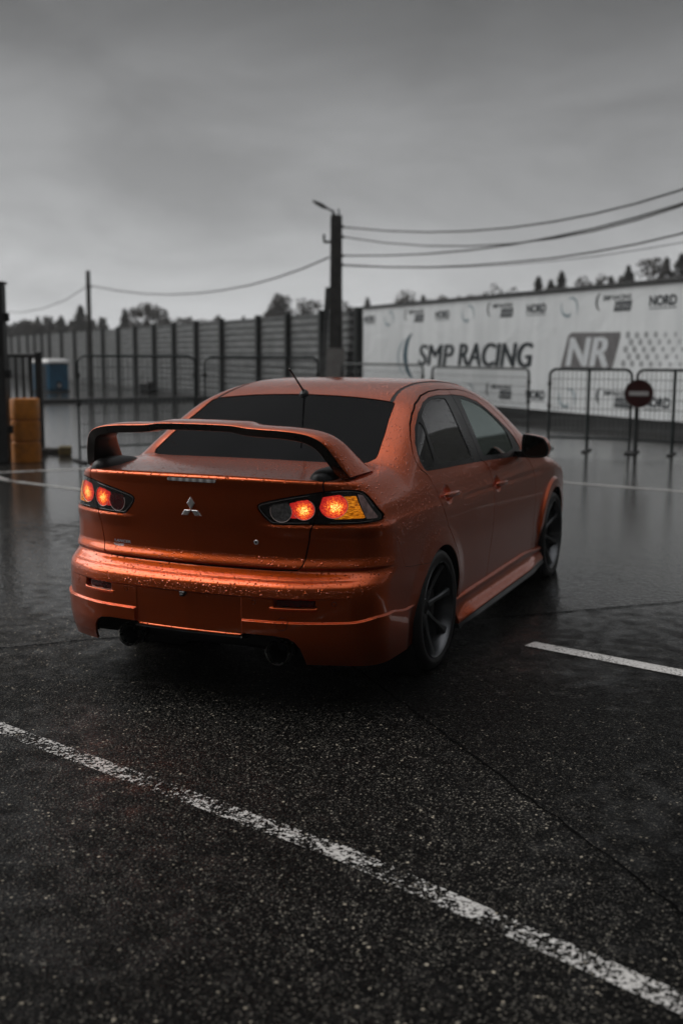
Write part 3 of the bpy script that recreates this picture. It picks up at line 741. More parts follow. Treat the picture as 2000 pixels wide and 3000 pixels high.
# wheels
def wheel_parts():
    ty = MB().lathe([(-.092, .236), (-.104, .25), (-.110, .272), (-.106, .292), (-.094, .305), (-.075, .311), (-.05, .3125), (-.048, .307), (-.042, .307), (-.04, .3125), (.0, .3125), (.002, .307), (.008, .307), (.01, .3125), (.045, .3125), (.047, .307), (.053, .307), (.055, .312), (.077, .3105), (.094, .304), (.105, .292), (.1085, .272), (.1075, .268), (.1065, .2665), (.104, .254), (.098, .247), (.090, .240)], 0, 72)
    rim = MB().lathe([(.094, .2385), (.101, .243), (.1045, .2455), (.1045, .248), (.101, .2495), (.096, .249)], 0, 72)
    rim.lathe([(.0965, .2395), (.085, .2345), (.03, .224), (-.07, .215), (-.09, .232)], 0, 72)
    rim.lathe([(-.02, .055), (.028, .058), (.034, .055), (.036, .036), (.026, .033), (.026, .0005)], 0, 40)
    for k in range(7):
        a = math.radians(90 - (27.4 - 51.43 * k)); ca, sa = math.cos(a), math.sin(a); rings = []
        for t in np.linspace(0, 1, 9):
            r = .042 + .198 * t; ax_ = .033 + .052 * t ** 1.35; w = .021 - .012 * math.sin(math.pi * min(1, t * .95)) * .7 + .010 * t ** 4; th = .030 - .006 * t
            sec = [(-w, -.004), (-w * .55, .004), (w * .55, .004), (w, -.004), (w * .8, -th), (-w * .8, -th)]
            rings.append([(ax_ + h, r * ca - u * sa, r * sa + u * ca) for u, h in sec])
        rim.loft(rings)
        b = a + math.radians(25.7); rim.lathe([(.034, .006), (.030, .0062), (.030, .0005)], 0, 8, (0, .05 * math.cos(b), .05 * math.sin(b)))
    cap = MB().lathe([(.026, .033), (.034, .030), (.037, .024), (.038, .0005)], 0, 32)
    disc = MB().lathe([(-.03, .06), (-.03, .142), (-.005, .142), (-.005, .06), (.0, .055), (.0, .001)], 0, 56)
    back = MB().lathe([(-.075, .213), (-.075, .001)], 0, 40)
    cal = MB().loft([[(x, r * math.cos(t), r * math.sin(t)) for x, r in ((-.05, .095), (.022, .095), (.028, .105), (.028, .15), (.02, .160), (-.05, .16))] for t in np.radians(np.linspace(-28, 28, 7))])
    val = MB().tube([(.088, .2300, 0), (.100, .2255, 0)], .0035, 8)
    return ty, rim, cap, disc, back, cal, val
WP = wheel_parts()
def add_wheel(s, y):
    w = WP[0].obj('wheel', M_RUB, car, loc=(s * .785, y - CAR0[1], WZ)); w.rotation_euler = (0, 0, 0 if s > 0 else math.pi)
    WP[1].obj('rim', M_RIM, w, angle=30); WP[2].obj('centre_cap', M_TRIM, w); WP[3].obj('brake_disc', M_STEEL, w); WP[4].obj('back_plate', M_DARK, w); WP[5].obj('brake_caliper', M_PLAST, w)
    v = WP[6].obj('valve', M_CHROME, w); v.rotation_euler = (R(155), 0, 0)
    return w
w0 = add_wheel(1, RWY)
for s, y in ((-1, RWY), (1, FWY), (-1, FWY)):
    w = w0.copy(); COL.objects.link(w); w.location = (s * .785, y - CAR0[1], WZ)
    w.rotation_euler = (R(18 if y == FWY else 0), 0, 0 if s > 0 else math.pi); w.parent = car
    for ch in w0.children:
        q = ch.copy(); COL.objects.link(q); q.parent = w
# side skirts
SK = [(.850, .305), (.872, .300), (.8775, .292), (.8765, .284), (.868, .268), (.868, .254), (.876, .236), (.896, .217), (.915, .203), (.921, .193), (.917, .184), (.87, .186)]
SL = [(.87, .185), (.914, .1845), (.921, .176), (.932, .166), (.931, .158), (.915, .156), (.86, .160)]
def sk(prof):
    mb = MB(); rings = []
    for y in np.concatenate([np.linspace(1.368, 1.6, 14), np.linspace(1.65, 2.7, 22), np.linspace(2.75, 3.285, 18)]):
        e = 1 - sst(1.36, 1.56, y); g = sst(2.80, 3.26, y)
        rings.append([(.862 + (x - .862) * (1 - .45 * g * (x > .88)) * (1 - .62 * e) - .004 * e, y, z - .034 * e * (1 if z < .24 else .35) - .026 * g * (z > .25)) for x, z in prof])
    return mb.loft(rings)
skirt, slip = sk(SK), sk(SL)
for s in (1, -1):
    o = put(skirt, 'side_skirt', M_PAINT, car, s, angle=50); put(slip, 'skirt_lip', M_PLAST, o, s)
# door mirrors
MO = smooth_poly([(.855, 1.095), (.87, 1.103), (.985, 1.085), (1.012, 1.062), (1.032, 1.014), (1.027, .972), (1.005, .950), (.90, .944), (.858, .952), (.850, 1.0)], 2)
mc = np.array([.94, 1.02])
def mring(y, k, dx=0.): return [(mc[0] + (p[0] - mc[0]) * k + dx, y, mc[1] + (p[1] - mc[1]) * k) for p in MO]
hs_ = MB().loft([mring(2.755, .99), mring(2.765, 1.), mring(2.80, 1.0), mring(2.85, .95), mring(2.89, .83), mring(2.915, .6), mring(2.925, .2)], cap=False)
bz_ = MB().loft([mring(2.756, 1.0), mring(2.746, .985), mring(2.745, .86), mring(2.762, .845)], cap=False)
gl_ = MB().add(mring(2.758, .855), [tuple(range(len(MO)))])
ar_ = MB().loft([[(x, y, z) for y, z in ((2.77, .945), (2.90, .945), (2.90, .985), (2.77, .985))] for x in (.80, .84, .90)])
for s in (1, -1):
    o = put(hs_, 'wing_mirror', M_PAINT, car, s, angle=60); put(bz_, 'mirror_bezel', M_TRIM, o, s); put(ar_, 'mirror_arm', M_TRIM, o, s)
    g = plain('mirror_glass_tint', (.05, .055, .055), .04, metal=1., noise=.05) if s > 0 else bpy.data.materials['mirror_glass_tint']
    put(gl_, 'mirror_glass', g, o, s)
# rear wing
WST = np.array([  # x, yTE, zTE, yLE, zLE, thickness
    (0., .075, 1.291, .305, 1.297, .032), (.19, .077, 1.288, .303, 1.295, .032), (.225, .079, 1.284, .296, 1.288, .034), (.26, .080, 1.279, .285, 1.281, .036), (.45, .090, 1.270, .290, 1.272, .038),
    (.54, .102, 1.259, .298, 1.261, .040), (.595, .116, 1.240, .314, 1.241, .044), (.632, .138, 1.208, .345, 1.212, .048), (.662, .166, 1.158, .395, 1.165, .050), (.69, .203, 1.100, .468, 1.105, .048), (.712, .236, 1.062, .528, 1.066, .040)])
def wing():
    s_ = np.concatenate([[0], np.cumsum(np.hypot(np.diff(WST[:, 0]), np.diff(WST[:, 2])))])
    q = np.linspace(0, s_[-1], 64); cols = [tab(pchip(s_, WST[:, k]), 0, s_[-1], .03)(q) for k in range(6)]
    tx, tz = np.gradient(cols[0]), np.gradient(cols[2]); L = np.hypot(tx, tz); tx /= L; tz /= L
    SECT = [(0, -.05), (.008, 0), (.25, .16), (.55, .22), (.82, .14), (.95, -.02), (1.0, -.35), (.97, -.70), (.85, -.98), (.5, -1.10), (.20, -1.04), (.035, -1.0), (.012, -.95)]
    rings = []
    for i in range(64):
        x, yt, zt, yl, zl, th = [c_[i] for c_ in cols]
        rings.append([(x - tz[i] * h * th, yt + (yl - yt) * c_, zt + (zl - zt) * c_ + tx[i] * h * th) for c_, h in SECT])
    full = [[(-p[0], p[1], p[2]) for p in r] for r in rings[:0:-1]] + rings
    def piece(idx, cap=False):
        mb = MB(); n = len(idx); V = [r[i] for r in full for i in idx]; m = len(full)
        return mb.add(V, [(i * n + k, i * n + k + 1, (i + 1) * n + k + 1, (i + 1) * n + k) for i in range(m - 1) for k in range(n - 1)] + ([tuple(range(n)), tuple(range((m - 1) * n, m * n))] if cap else []))
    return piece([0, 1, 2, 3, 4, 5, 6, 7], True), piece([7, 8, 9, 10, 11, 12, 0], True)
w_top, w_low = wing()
o_w = put(w_top, 'rear_wing', M_PAINT, car, angle=48)
put(w_low, 'wing_underside', plain('wing_black_shade', (.010, .006, .005), .3, noise=.3, coat=.4), o_w, angle=48)  # near-black underside; the trailing edge's shade is put into this colour too
FT = [(.135, .018, 1.070), (.155, .046, 1.090), (.20, .060, 1.099), (.28, .062, 1.102), (.36, .056, 1.098), (.43, .042, 1.090), (.475, .028, 1.081), (.505, .012, 1.072)]
foot = MB().loft([[(.592 + .02 * (y - .3) + w * math.cos(a), y, 1.005 + (zt - 1.005) * max(0., math.sin(a)) ** .6) for a in np.linspace(0, math.pi, 12)] for y, w, zt in FT])
for s in (1, -1): put(foot, 'wing_foot', M_PLAST, o_w, s, angle=60)
# aerial
za = float(TOP(1.25)) - .004
o_a = put(MB().loft([[(.0 + w * math.cos(a), 1.255 + l * math.sin(a), z) for a in np.linspace(0, 2 * math.pi, 20, endpoint=False)] for z, w, l in ((za - .03, .026, .040), (za + .004, .025, .039), (za + .016, .019, .026), (za + .026, .012, .014), (za + .029, .004, .005))]), 'aerial', M_PLAST, car)
put(MB().tube([(0, 1.246, za + .018), (0, 1.15, za + .085), (0, 1.066, za + .144)], [.0065, .0048, .0042], 10), 'aerial_mast', M_PLAST, o_a)
# cabin
def seat(x):
    m = MB(); m.box(x - .24, x + .24, 2.30, 2.78, .42, .58, .06)
    m.loft([[(x + w * math.cos(a), y + d * math.sin(a), z) for a in np.linspace(0, 2 * math.pi, 16, endpoint=False)] for y, z, w, d in ((2.28, .5, .24, .08), (2.22, .8, .25, .08), (2.14, 1.02, .22, .065), (2.12, 1.09, .15, .05))])
    m.loft([[(x + w * math.cos(a), y + d * math.sin(a), z) for a in np.linspace(0, 2 * math.pi, 16, endpoint=False)] for y, z, w, d in ((2.115, 1.10, .10, .04), (2.11, 1.15, .13, .05), (2.10, 1.23, .12, .05), (2.10, 1.265, .07, .03))])
    return m
for s in (1, -1): put(seat(.37), 'front_seat', M_SEAT, car, s)
put(MB().box(-.62, .62, 1.15, 1.62, .42, .56, .06).box(-.62, .62, .95, 1.15, .5, 1.02, .06), 'rear_seat', M_SEAT, car)
put(MB().loft([[(x, y, z) for y, z in ((2.92, .70), (2.90, .95), (2.98, 1.03), (3.16, 1.035), (3.30, .98), (3.34, .7))] for x in (-.70, -.4, 0, .4, .70)]), 'dashboard', M_CAB, car)
sw = MB(); sw.tube([(-.37 + .185 * math.cos(a), 2.84 + .06 * math.sin(a), .92 + .175 * math.sin(a)) for a in np.linspace(0, 2 * math.pi, 33)], .015, 10); sw.box(-.43, -.31, 2.83, 2.87, .88, .96, .02).box(-.55, -.19, 2.84, 2.86, .91, .94, .01)
put(sw, 'steering_wheel', M_CAB, car)
# ------------------------------------------------------------------ ground
def ground_mat():
    m, nt, b, o = new_mat('wet_asphalt')
    tc = nd(nt, 'ShaderNodeTexCoord'); P = tc.outputs['Object']
    # aggregate stones
    v = nd(nt, 'ShaderNodeTexVoronoi', inp={'Scale': 105., 'Randomness': 1.}); lk(nt, P, v.inputs['Vector'])
    sc = nd(nt, 'ShaderNodeSeparateColor'); lk(nt, v.outputs['Color'], sc.inputs[0])
    big = nd(nt, 'ShaderNodeTexNoise', inp={'Scale': .8, 'Detail': 4.}); lk(nt, P, big.inputs['Vector'])
    mid = nd(nt, 'ShaderNodeTexNoise', inp={'Scale': 9., 'Detail': 6.}); lk(nt, P, mid.inputs['Vector'])
    stone = ramp(nt, sc.outputs[0], [(.0, (.002, .002, .002)), (.52, (.004, .004, .004)), (.74, (.011, .0105, .010)), (.90, (.075, .071, .063)), (1., (.55, .50, .42))])
    v2 = nd(nt, 'ShaderNodeTexVoronoi', inp={'Scale': 230., 'Randomness': 1.}); lk(nt, P, v2.inputs['Vector'])
    sc2 = nd(nt, 'ShaderNodeSeparateColor'); lk(nt, v2.outputs['Color'], sc2.inputs[0])
    grit = ramp(nt, sc2.outputs[0], [(.0, (.0015, .0015, .0015)), (.66, (.004, .004, .004)), (.88, (.022, .0215, .020)), (1., (.30, .28, .245))])
    core = ramp(nt, v.outputs['Distance'], [(.24, 1.), (.50, .0)])
    tar = nd(nt, 'ShaderNodeMixRGB', blend_type='MIX', inp={}); lk(nt, grit.outputs[0], tar.inputs[1]); lk(nt, core.outputs[0], tar.inputs[0]); lk(nt, stone.outputs[0], tar.inputs[2])
    v3 = nd(nt, 'ShaderNodeTexVoronoi', inp={'Scale': 52., 'Randomness': 1.}); lk(nt, P, v3.inputs['Vector'])
    sc3 = nd(nt, 'ShaderNodeSeparateColor'); lk(nt, v3.outputs['Color'], sc3.inputs[0])
    pale = mathn(nt, 'MULTIPLY', mathn(nt, 'GREATER_THAN', sc3.outputs[0], .90), mathn(nt, 'LESS_THAN', v3.outputs['Distance'], mathn(nt, 'MULTIPLY_ADD', sc3.outputs[1], .22, .10)))
    tar2 = nd(nt, 'ShaderNodeMixRGB', blend_type='MIX', inp={2: (.62, .55, .44, 1)}); lk(nt, pale, tar2.inputs[0]); lk(nt, tar.outputs[0], tar2.inputs[1]); tar = tar2
    tone = ramp(nt, mathn(nt, 'ADD', mathn(nt, 'MULTIPLY', big.outputs[0], .6), mathn(nt, 'MULTIPLY', mid.outputs[0], .4)), [(.36, .20), (.62, .62)])
    mul = nd(nt, 'ShaderNodeMixRGB', blend_type='MULTIPLY', inp={'Fac': 1.}); lk(nt, tar.outputs[0], mul.inputs[1]); lk(nt, tone.outputs[0], mul.inputs[2])
    # three lanes of paving laid at different times, meeting at the seams
    s0 = nd(nt, 'ShaderNodeSeparateXYZ'); lk(nt, P, s0.inputs[0])
    def sideof(a, b_, lo, hi):
        nx, ny = -(b_[1] - a[1]), b_[0] - a[0]; L = math.hypot(nx, ny); nx /= L; ny /= L
        t = mathn(nt, 'ADD', mathn(nt, 'MULTIPLY', s0.outputs['X'], nx), mathn(nt, 'MULTIPLY', s0.outputs['Y'], ny))
        t = mathn(nt, 'SUBTRACT', t, nx * a[0] + ny * a[1])
        r_ = nd(nt, 'ShaderNodeMapRange', inp={'From Min': -.012, 'From Max': .012, 'To Min': lo, 'To Max': hi}); lk(nt, t, r_.inputs[0]); return r_.outputs[0]
    lane = mathn(nt, 'MULTIPLY', sideof((.71, .62), (2.34, -1.06), 1.12, .62), sideof((-1.42, .36), (1.87, 3.17), 1., 1.25))
    mul2 = nd(nt, 'ShaderNodeMixRGB', blend_type='MULTIPLY', inp={'Fac': 1.}); lk(nt, mul.outputs[0], mul2.inputs[1]); lk(nt, lane, mul2.inputs[2])
    lk(nt, mul2.outputs[0], b.inputs['Base Color'])
    rr = ramp(nt, sc.outputs[1], [(0., .34), (1., .62)]); lk(nt, rr.outputs[0], b.inputs['Roughness'])
    b.inputs['Specular IOR Level'].default_value = .05
    # relief of the stones
    fine = nd(nt, 'ShaderNodeTexNoise', inp={'Scale': 330., 'Detail': 3.}); lk(nt, P, fine.inputs['Vector'])
    h = mathn(nt, 'ADD', mathn(nt, 'MULTIPLY', mathn(nt, 'SUBTRACT', .6, v.outputs['Distance']), mathn(nt, 'MULTIPLY_ADD', sc.outputs[2], .9, .25)), mathn(nt, 'MULTIPLY', fine.outputs[0], .35))
    bp = nd(nt, 'ShaderNodeBump', inp={'Strength': .85, 'Distance': .005}); lk(nt, h, bp.inputs['Height']); lk(nt, bp.outputs[0], b.inputs['Normal'])
    # film of rain water, thin on the rise near the car and deep further out
    w1 = nd(nt, 'ShaderNodeTexNoise', inp={'Scale': .33, 'Detail': 5., 'Roughness': .55}); lk(nt, P, w1.inputs['Vector'])
    sx = nd(nt, 'ShaderNodeSeparateXYZ'); lk(nt, P, sx.inputs[0])
    dep = nd(nt, 'ShaderNodeMapRange', inp={'From Min': -1.2, 'From Max': 6., 'To Min': -.22, 'To Max': .30}); lk(nt, sx.outputs['Y'], dep.inputs[0])
    wet = ramp(nt, mathn(nt, 'ADD', mathn(nt, 'ADD', w1.outputs[0], dep.outputs[0]), mathn(nt, 'MULTIPLY', mathn(nt, 'SUBTRACT', mid.outputs[0], .5), .45)), [(.36, .02), (.62, 1.)])
    lk(nt, wet.outputs[0], b.inputs['Coat Weight'])
    cr = ramp(nt, wet.outputs[0], [(.1, .34), (1., .085)]); lk(nt, cr.outputs[0], b.inputs['Coat Roughness'])
    b.inputs['Coat IOR'].default_value = 1.33
    rip = nd(nt, 'ShaderNodeTexNoise', inp={'Scale': 24., 'Detail': 3.}); lk(nt, P, rip.inputs['Vector'])
    bp2 = nd(nt, 'ShaderNodeBump', inp={'Strength': .12, 'Distance': .02}); lk(nt, rip.outputs[0], bp2.inputs['Height'])
    bp3 = nd(nt, 'ShaderNodeBump', inp={'Distance': .004}); lk(nt, h, bp3.inputs['Height']); lk(nt, bp2.outputs[0], bp3.inputs['Normal'])
    inv = ramp(nt, wet.outputs[0], [(.1, .75), (.8, .06)]); lk(nt, inv.outputs[0], bp3.inputs['Strength'])
    lk(nt, bp3.outputs[0], b.inputs['Coat Normal'])
    return m
def line_mat(name, wear, scale=60., col=.62):
    m, nt, b, o = new_mat(name)
    tc = nd(nt, 'ShaderNodeTexCoord'); P = tc.outputs['Object']
    a = nd(nt, 'ShaderNodeTexNoise', inp={'Scale': scale, 'Detail': 5., 'Roughness': .65}); lk(nt, P, a.inputs['Vector'])
    c = nd(nt, 'ShaderNodeTexNoise', inp={'Scale': 5., 'Detail': 3.}); lk(nt, P, c.inputs['Vector'])
    v = nd(nt, 'ShaderNodeTexVoronoi', inp={'Scale': 105.}); lk(nt, P, v.inputs['Vector'])
    k = mathn(nt, 'ADD', mathn(nt, 'MULTIPLY', a.outputs[0], .75), mathn(nt, 'ADD', mathn(nt, 'MULTIPLY', c.outputs[0], .45), mathn(nt, 'MULTIPLY', v.outputs['Distance'], -.25)))
    al = ramp(nt, k, [(wear - .018, 0.), (wear + .018, 1.)])
    cc = ramp(nt, a.outputs[0], [(.3, (col * .55, col * .53, col * .51)), (.7, (col, col * .98, col * .95))]); lk(nt, cc.outputs[0], b.inputs['Base Color'])
    b.inputs['Roughness'].default_value = .35
    bp = nd(nt, 'ShaderNodeBump', inp={'Strength': .5, 'Distance': .003}); lk(nt, a.outputs[0], bp.inputs['Height']); lk(nt, bp.outputs[0], b.inputs['Normal'])
    t = nd(nt, 'ShaderNodeBsdfTransparent'); x = nd(nt, 'ShaderNodeMixShader')
    lk(nt, al.outputs[0], x.inputs[0]); lk(nt, t.outputs[0], x.inputs[1]); lk(nt, b.outputs[0], x.inputs[2]); lk(nt, x.outputs[0], o.inputs['Surface'])
    return m
g = mesh_obj('ground', [(-260, -130, 0), (220, -130, 0), (220, 260, 0), (-260, 260, 0)], [(0, 1, 2, 3)], ground_mat(), smooth=False)
tag(g, kind='structure')
def strip(name, pts, w, z, mat, jit=0., n=1):
    P = [np.array(p, float) for p in pts]; Q = []
    for a, b_ in zip(P[:-1], P[1:]):
        k = n if n > 1 else 1
        Q += [a + (b_ - a) * i / k for i in range(k)]
    Q.append(P[-1]); Q = np.array(Q)
    if jit: Q[1:-1] += np.cumsum(rng.normal(0, jit, (len(Q) - 2, 2)), 0) * .3 + rng.normal(0, jit * .6, (len(Q) - 2, 2))
    T = np.gradient(Q, axis=0); T /= np.linalg.norm(T, axis=1)[:, None]; N = np.stack([-T[:, 1], T[:, 0]], 1)
    ww = w * (1 + (rng.uniform(-.5, .5, len(Q)) if jit else np.zeros(len(Q))))
    V = [(*(q + nn * k / 2), z) for q, nn, k in zip(Q, N, ww)] + [(*(q - nn * k / 2), z) for q, nn, k in zip(Q, N, ww)]
    m = len(Q); F = [(i, i + m, i + 1 + m, i + 1) for i in range(m - 1)]
    o = mesh_obj(name, V, F, mat, smooth=False)
    return tag(o, kind='structure')
M_L1 = line_mat('worn_white_paint', .515, 48.); M_L2 = line_mat('white_road_paint', .40, 85., .85); M_L3 = line_mat('faded_road_paint', .42, 40., .55)
strip('parking_line', [(-2.24, .105), (-.541, -.668), (1.283, -1.166 - .0), (2.386, -1.583), (3.6, -2.05)], .092, .004, M_L1)
strip('parking_line', [(1.205, 1.66), (2.06, 1.42), (3.6, .99)], .115, .004, M_L2)
strip('parking_line', [(-9.2, 6.25), (-7.47, 7.42), (-6.65, 8.36), (-5.9, 9.1)], .16, .004, M_L3)
strip('parking_line', [(-7.4, 7.15), (-6.77, 6.72), (-5.37, 6.34), (-4.2, 6.1)], .13, .0045, M_L3)
strip('parking_line', [(-1.6, 9.9), (-.36, 9.62), (1.19, 9.29), (3.5, 8.8)], .12, .004, M_L3)
M_SEAM = plain('asphalt_seam', (.002, .002, .002), .95, spec=.05)
strip('asphalt_seam', [(.30, 1.04), (.71, .62), (2.34, -1.06), (3.4, -2.15)], .012, .0042, M_SEAM, .006, 40)
strip('asphalt_seam', [(-3.2, -1.45), (-1.42, .36), (-1.04, .74), (.68, 2.03), (1.87, 3.17), (4.2, 5.3)], .016, .0042, M_SEAM, .008, 40)
# ------------------------------------------------------------------ banner wall
def tarp_mat():
    m, nt, b, o = new_mat('white_printed_tarpaulin')
    tc = nd(nt, 'ShaderNodeTexCoord'); mp = nd(nt, 'ShaderNodeMapping'); mp.inputs['Scale'].default_value = (1.2, 1., .12); lk(nt, tc.outputs['Object'], mp.inputs[0])
    n = nd(nt, 'ShaderNodeTexNoise', inp={'Scale': 2.2, 'Detail': 5.}); lk(nt, mp.outputs[0], n.inputs['Vector'])
    r = ramp(nt, n.outputs[0], [(.3, (.70, .73, .75)), (.62, (.82, .85, .87))]); lk(nt, r.outputs[0], b.inputs['Base Color'])
    b.inputs['Roughness'].default_value = .42
    cz = nd(nt, 'ShaderNodeTexNoise', inp={'Scale': .9, 'Detail': 3., 'Distortion': 1.5}); lk(nt, tc.outputs['Object'], cz.inputs['Vector'])
    sxx = nd(nt, 'ShaderNodeSeparateXYZ'); lk(nt, tc.outputs['Object'], sxx.inputs[0])
    seam = mathn(nt, 'LESS_THAN', mathn(nt, 'ABSOLUTE', mathn(nt, 'SUBTRACT', mathn(nt, 'MODULO', sxx.outputs['X'], 2.05), 1.)), .012)
    hh = mathn(nt, 'ADD', mathn(nt, 'ADD', mathn(nt, 'MULTIPLY', n.outputs[0], .6), cz.outputs[0]), mathn(nt, 'MULTIPLY', seam, .15))
    bp = nd(nt, 'ShaderNodeBump', inp={'Strength': .3, 'Distance': .10}); lk(nt, hh, bp.inputs['Height']); lk(nt, bp.outputs[0], b.inputs['Normal'])
    return m
M_TARP = tarp_mat()
M_INK = plain('dark_print', (.018, .026, .032), .45); M_TEAL = plain('teal_print', (.02, .075, .11), .45); M_PALE = plain('pale_print', (.30, .38, .42), .45)
M_GREY = plain('grey_print', (.15, .145, .15), .45); M_WHITE = plain('white_print', (.66, .69, .72), .45, noise=.1); M_FADE = plain('light_grey_print', (.36, .375, .39), .45)
M_DKMET = plain('dark_weathered_metal', (.020, .021, .022), .5, noise=.4)
bw = thing('banner_wall', 'long white banner wall printed with a racing logo behind the barriers', 'wall', (-11.08, 29.03, 0), math.atan2(18.46 - 29.03, .02 + 11.08))
MB().box(0, 16.4, 0, .14, .30, 3.05).obj('banner', M_TARP, bw, smooth=False)
MB().box(.02, 16.38, .10, 1.2, 0, .30).obj('plinth', M_DKMET, bw, smooth=False)
MB().box(-.05, 16.45, -.06, .24, 3.053, 3.13, .01).obj('cap_rail', M_DKMET, bw, smooth=False)
def letters(body, s0, s1, z0, z1, mat, shear=.22, bold=.03, h=.006, name='lettering', sp=1.):
    V, F = text_mesh(body, 1., shear=0., offset=bold, spacing=sp)
    x0, x1 = V[:, 0].min(), V[:, 0].max(); y0, y1 = V[:, 1].min(), V[:, 1].max()
    u = (V[:, 0] - x0) / (x1 - x0); w = (V[:, 1] - y0) / (y1 - y0); sh = shear * (z1 - z0)
    X = s0 + u * (s1 - s0 - sh) + w * sh; Z = z0 + w * (z1 - z0)
    return np.stack([X, np.full(len(X), -h), Z], 1), F
def bold(body, s0, s1, z0, z1, mat, shear, d):
    out = []
    for i, e in enumerate((-1, -.5, 0, .5, 1)):
        V, F = letters(body, s0 + d, s1 - d, z0, z1, mat, shear, 0., .006 + .001 * i); out.append((V + [e * d, 0, 0], F))
    return out
def emit(parts, name, mat):
    mb = MB()
    for V, F in parts: mb.add(V, F)
    return mesh_obj(name, np.array(mb.v), mb.f, mat, bw, smooth=False)
emit(bold('SMP', 3.93, 6.16, 1.29, 1.89, M_INK, .22, .04), 'lettering', M_INK)
emit(bold('RACING', 6.32, 10.09, 1.31, 1.91, M_INK, .2, .045), 'lettering', M_INK)
def crescent(pts, h=.006):
    """pts: list of (s, z, half width) along the spine"""
    P = np.array(pts, float); T = np.gradient(P[:, :2], axis=0); T /= np.linalg.norm(T, axis=1)[:, None]; N = np.stack([-T[:, 1], T[:, 0]], 1)
    a = P[:, :2] + N * P[:, 2:3]; b_ = P[:, :2] - N * P[:, 2:3]; n = len(P)
    return np.array([(x, -h, z) for x, z in np.concatenate([a, b_])]), [(i, i + n, i + n + 1, i + 1) for i in range(n - 1)]
def arc(c, r0, r1, a0, a1, w, n=18, sx=1., sz=1.):
    return [(c[0] + sx * (r0 + (r1 - r0) * t) * math.cos(R(a0 + (a1 - a0) * t)), c[1] + sz * (r0 + (r1 - r0) * t) * math.sin(R(a0 + (a1 - a0) * t)), w * math.sin(math.pi * min(max(t, .03), .97)) ** .8) for t in np.linspace(0, 1, n)]
emit([crescent(arc((3.92, 1.58), .72, .72, 118, 250, .13, 24, 1.15, 1.))], 'crescent_logo', M_TEAL)
emit([crescent(arc((3.55, 1.52), .62, .62, 120, 240, .05, 20, 1.5, 1.), .005)], 'crescent_logo', M_PALE)
def quad(s0, s1, z0, z1, sh=0., h=.005): return np.array([(s0, -h, z0), (s1, -h, z0), (s1 + sh, -h, z1), (s0 + sh, -h, z1)]), [(0, 1, 2, 3)]
V = np.array([(11.20, -.005, 1.26), (12.78, -.005, 1.27), (12.86, -.005, 1.36), (13.16, -.005, 1.30), (13.24, -.005, 1.50), (13.42, -.005, 2.0), (13.42, -.005, 2.10), (11.62, -.005, 2.115), (11.50, -.005, 2.05)])
emit([(V, [tuple(range(9))])], 'monogram_panel', M_GREY)
emit(bold('NR', 11.42, 13.20, 1.36, 2.0, M_WHITE, .25, .05), 'monogram', M_WHITE)
def hexa(s, z, r, h=.005): return np.array([(s + r * math.cos(R(60 * k)), -h, z + r * math.sin(R(60 * k))) for k in range(6)]), [tuple(range(6))]
ds = []
for j in range(5):
    for i in range(9):
        ds.append((13.55 + i * .30 + (.15 if j % 2 else 0) + j * .03, 1.44 + j * .148, .085 - .006 * i))
emit([hexa(*d) for d in ds if d[0] < 14.6], 'dot_pattern', M_FADE); emit([hexa(*d) for d in ds if d[0] >= 14.6], 'dot_pattern', plain('faint_print', (.46, .48, .50), .45))
def nord(s, z): emit([letters('NORD', s, s + .84, z + .02, z + .24, M_INK, .0, .045), quad(s, s + .84, z - .03, z - .012)], 'small_logo', M_INK)
def smp(s, z):
    emit([crescent(arc((s + .25, z + .12), .2, .2, 110, 250, .035)), letters('SMP RACING', s + .28, s + 1.26, z + .14, z + .25, M_INK, .1, .02), quad(s + .66, s + 1.24, z - .10, z + .115, .05)], 'small_logo', M_INK)
    emit([letters('RACING', s + .72, s + 1.22, z - .05, z + .07, M_WHITE, .1, .02, .009)], 'small_lettering', M_FADE)
def swirl(s, z):
    emit([crescent(arc((s + .3, z + .12), .24, .2, 150, 300, .03)), crescent(arc((s + .45, z + .1), .26, .2, -40, 120, .03)), crescent(arc((s + .35, z + .05), .16, .12, 200, 330, .035))], 'small_logo', M_PALE)
for s in (.09, 4.98, 9.72, 14.33): nord(s, 2.58)
for s in (3.0, 7.82, 12.48): smp(s, 2.64)
for s in (1.55, 6.45, 11.12): swirl(s, 2.58)
for s in (5.1, 9.78, 14.28): nord(s, .53)
for s in (3.1, 7.84, 12.62): smp(s, .60)
for s in (6.5, 11.15): swirl(s, .52)
# ------------------------------------------------------------------ profiled metal fence
def sheet_mat():
    m, nt, b, o = new_mat('galvanised_fence_sheet')
    tc = nd(nt, 'ShaderNodeTexCoord'); mp = nd(nt, 'ShaderNodeMapping'); mp.inputs['Scale'].default_value = (.5, 1., 2.5); lk(nt, tc.outputs['Object'], mp.inputs[0])
    n = nd(nt, 'ShaderNodeTexNoise', inp={'Scale': 3., 'Detail': 6.}); lk(nt, mp.outputs[0], n.inputs['Vector'])
    r = ramp(nt, n.outputs[0], [(.3, (.075, .082, .084)), (.7, (.17, .178, .182))]); lk(nt, r.outputs[0], b.inputs['Base Color'])
    b.inputs['Roughness'].default_value = .5; b.inputs['Metallic'].default_value = .25
    return m
M_SHEET = sheet_mat(); M_POST = plain('dark_fence_post', (.014, .018, .018), .5, noise=.3)
C0, D0 = np.array([-50.55, 59.1]), np.array([-9.81, 23.19]); U = (D0 - C0) / np.linalg.norm(D0 - C0)
fence = thing('metal_fence', 'tall grey fence of horizontal metal sheets between dark posts', 'fence', (-50.55, 59.1, 0), math.atan2(U[1], U[0]))
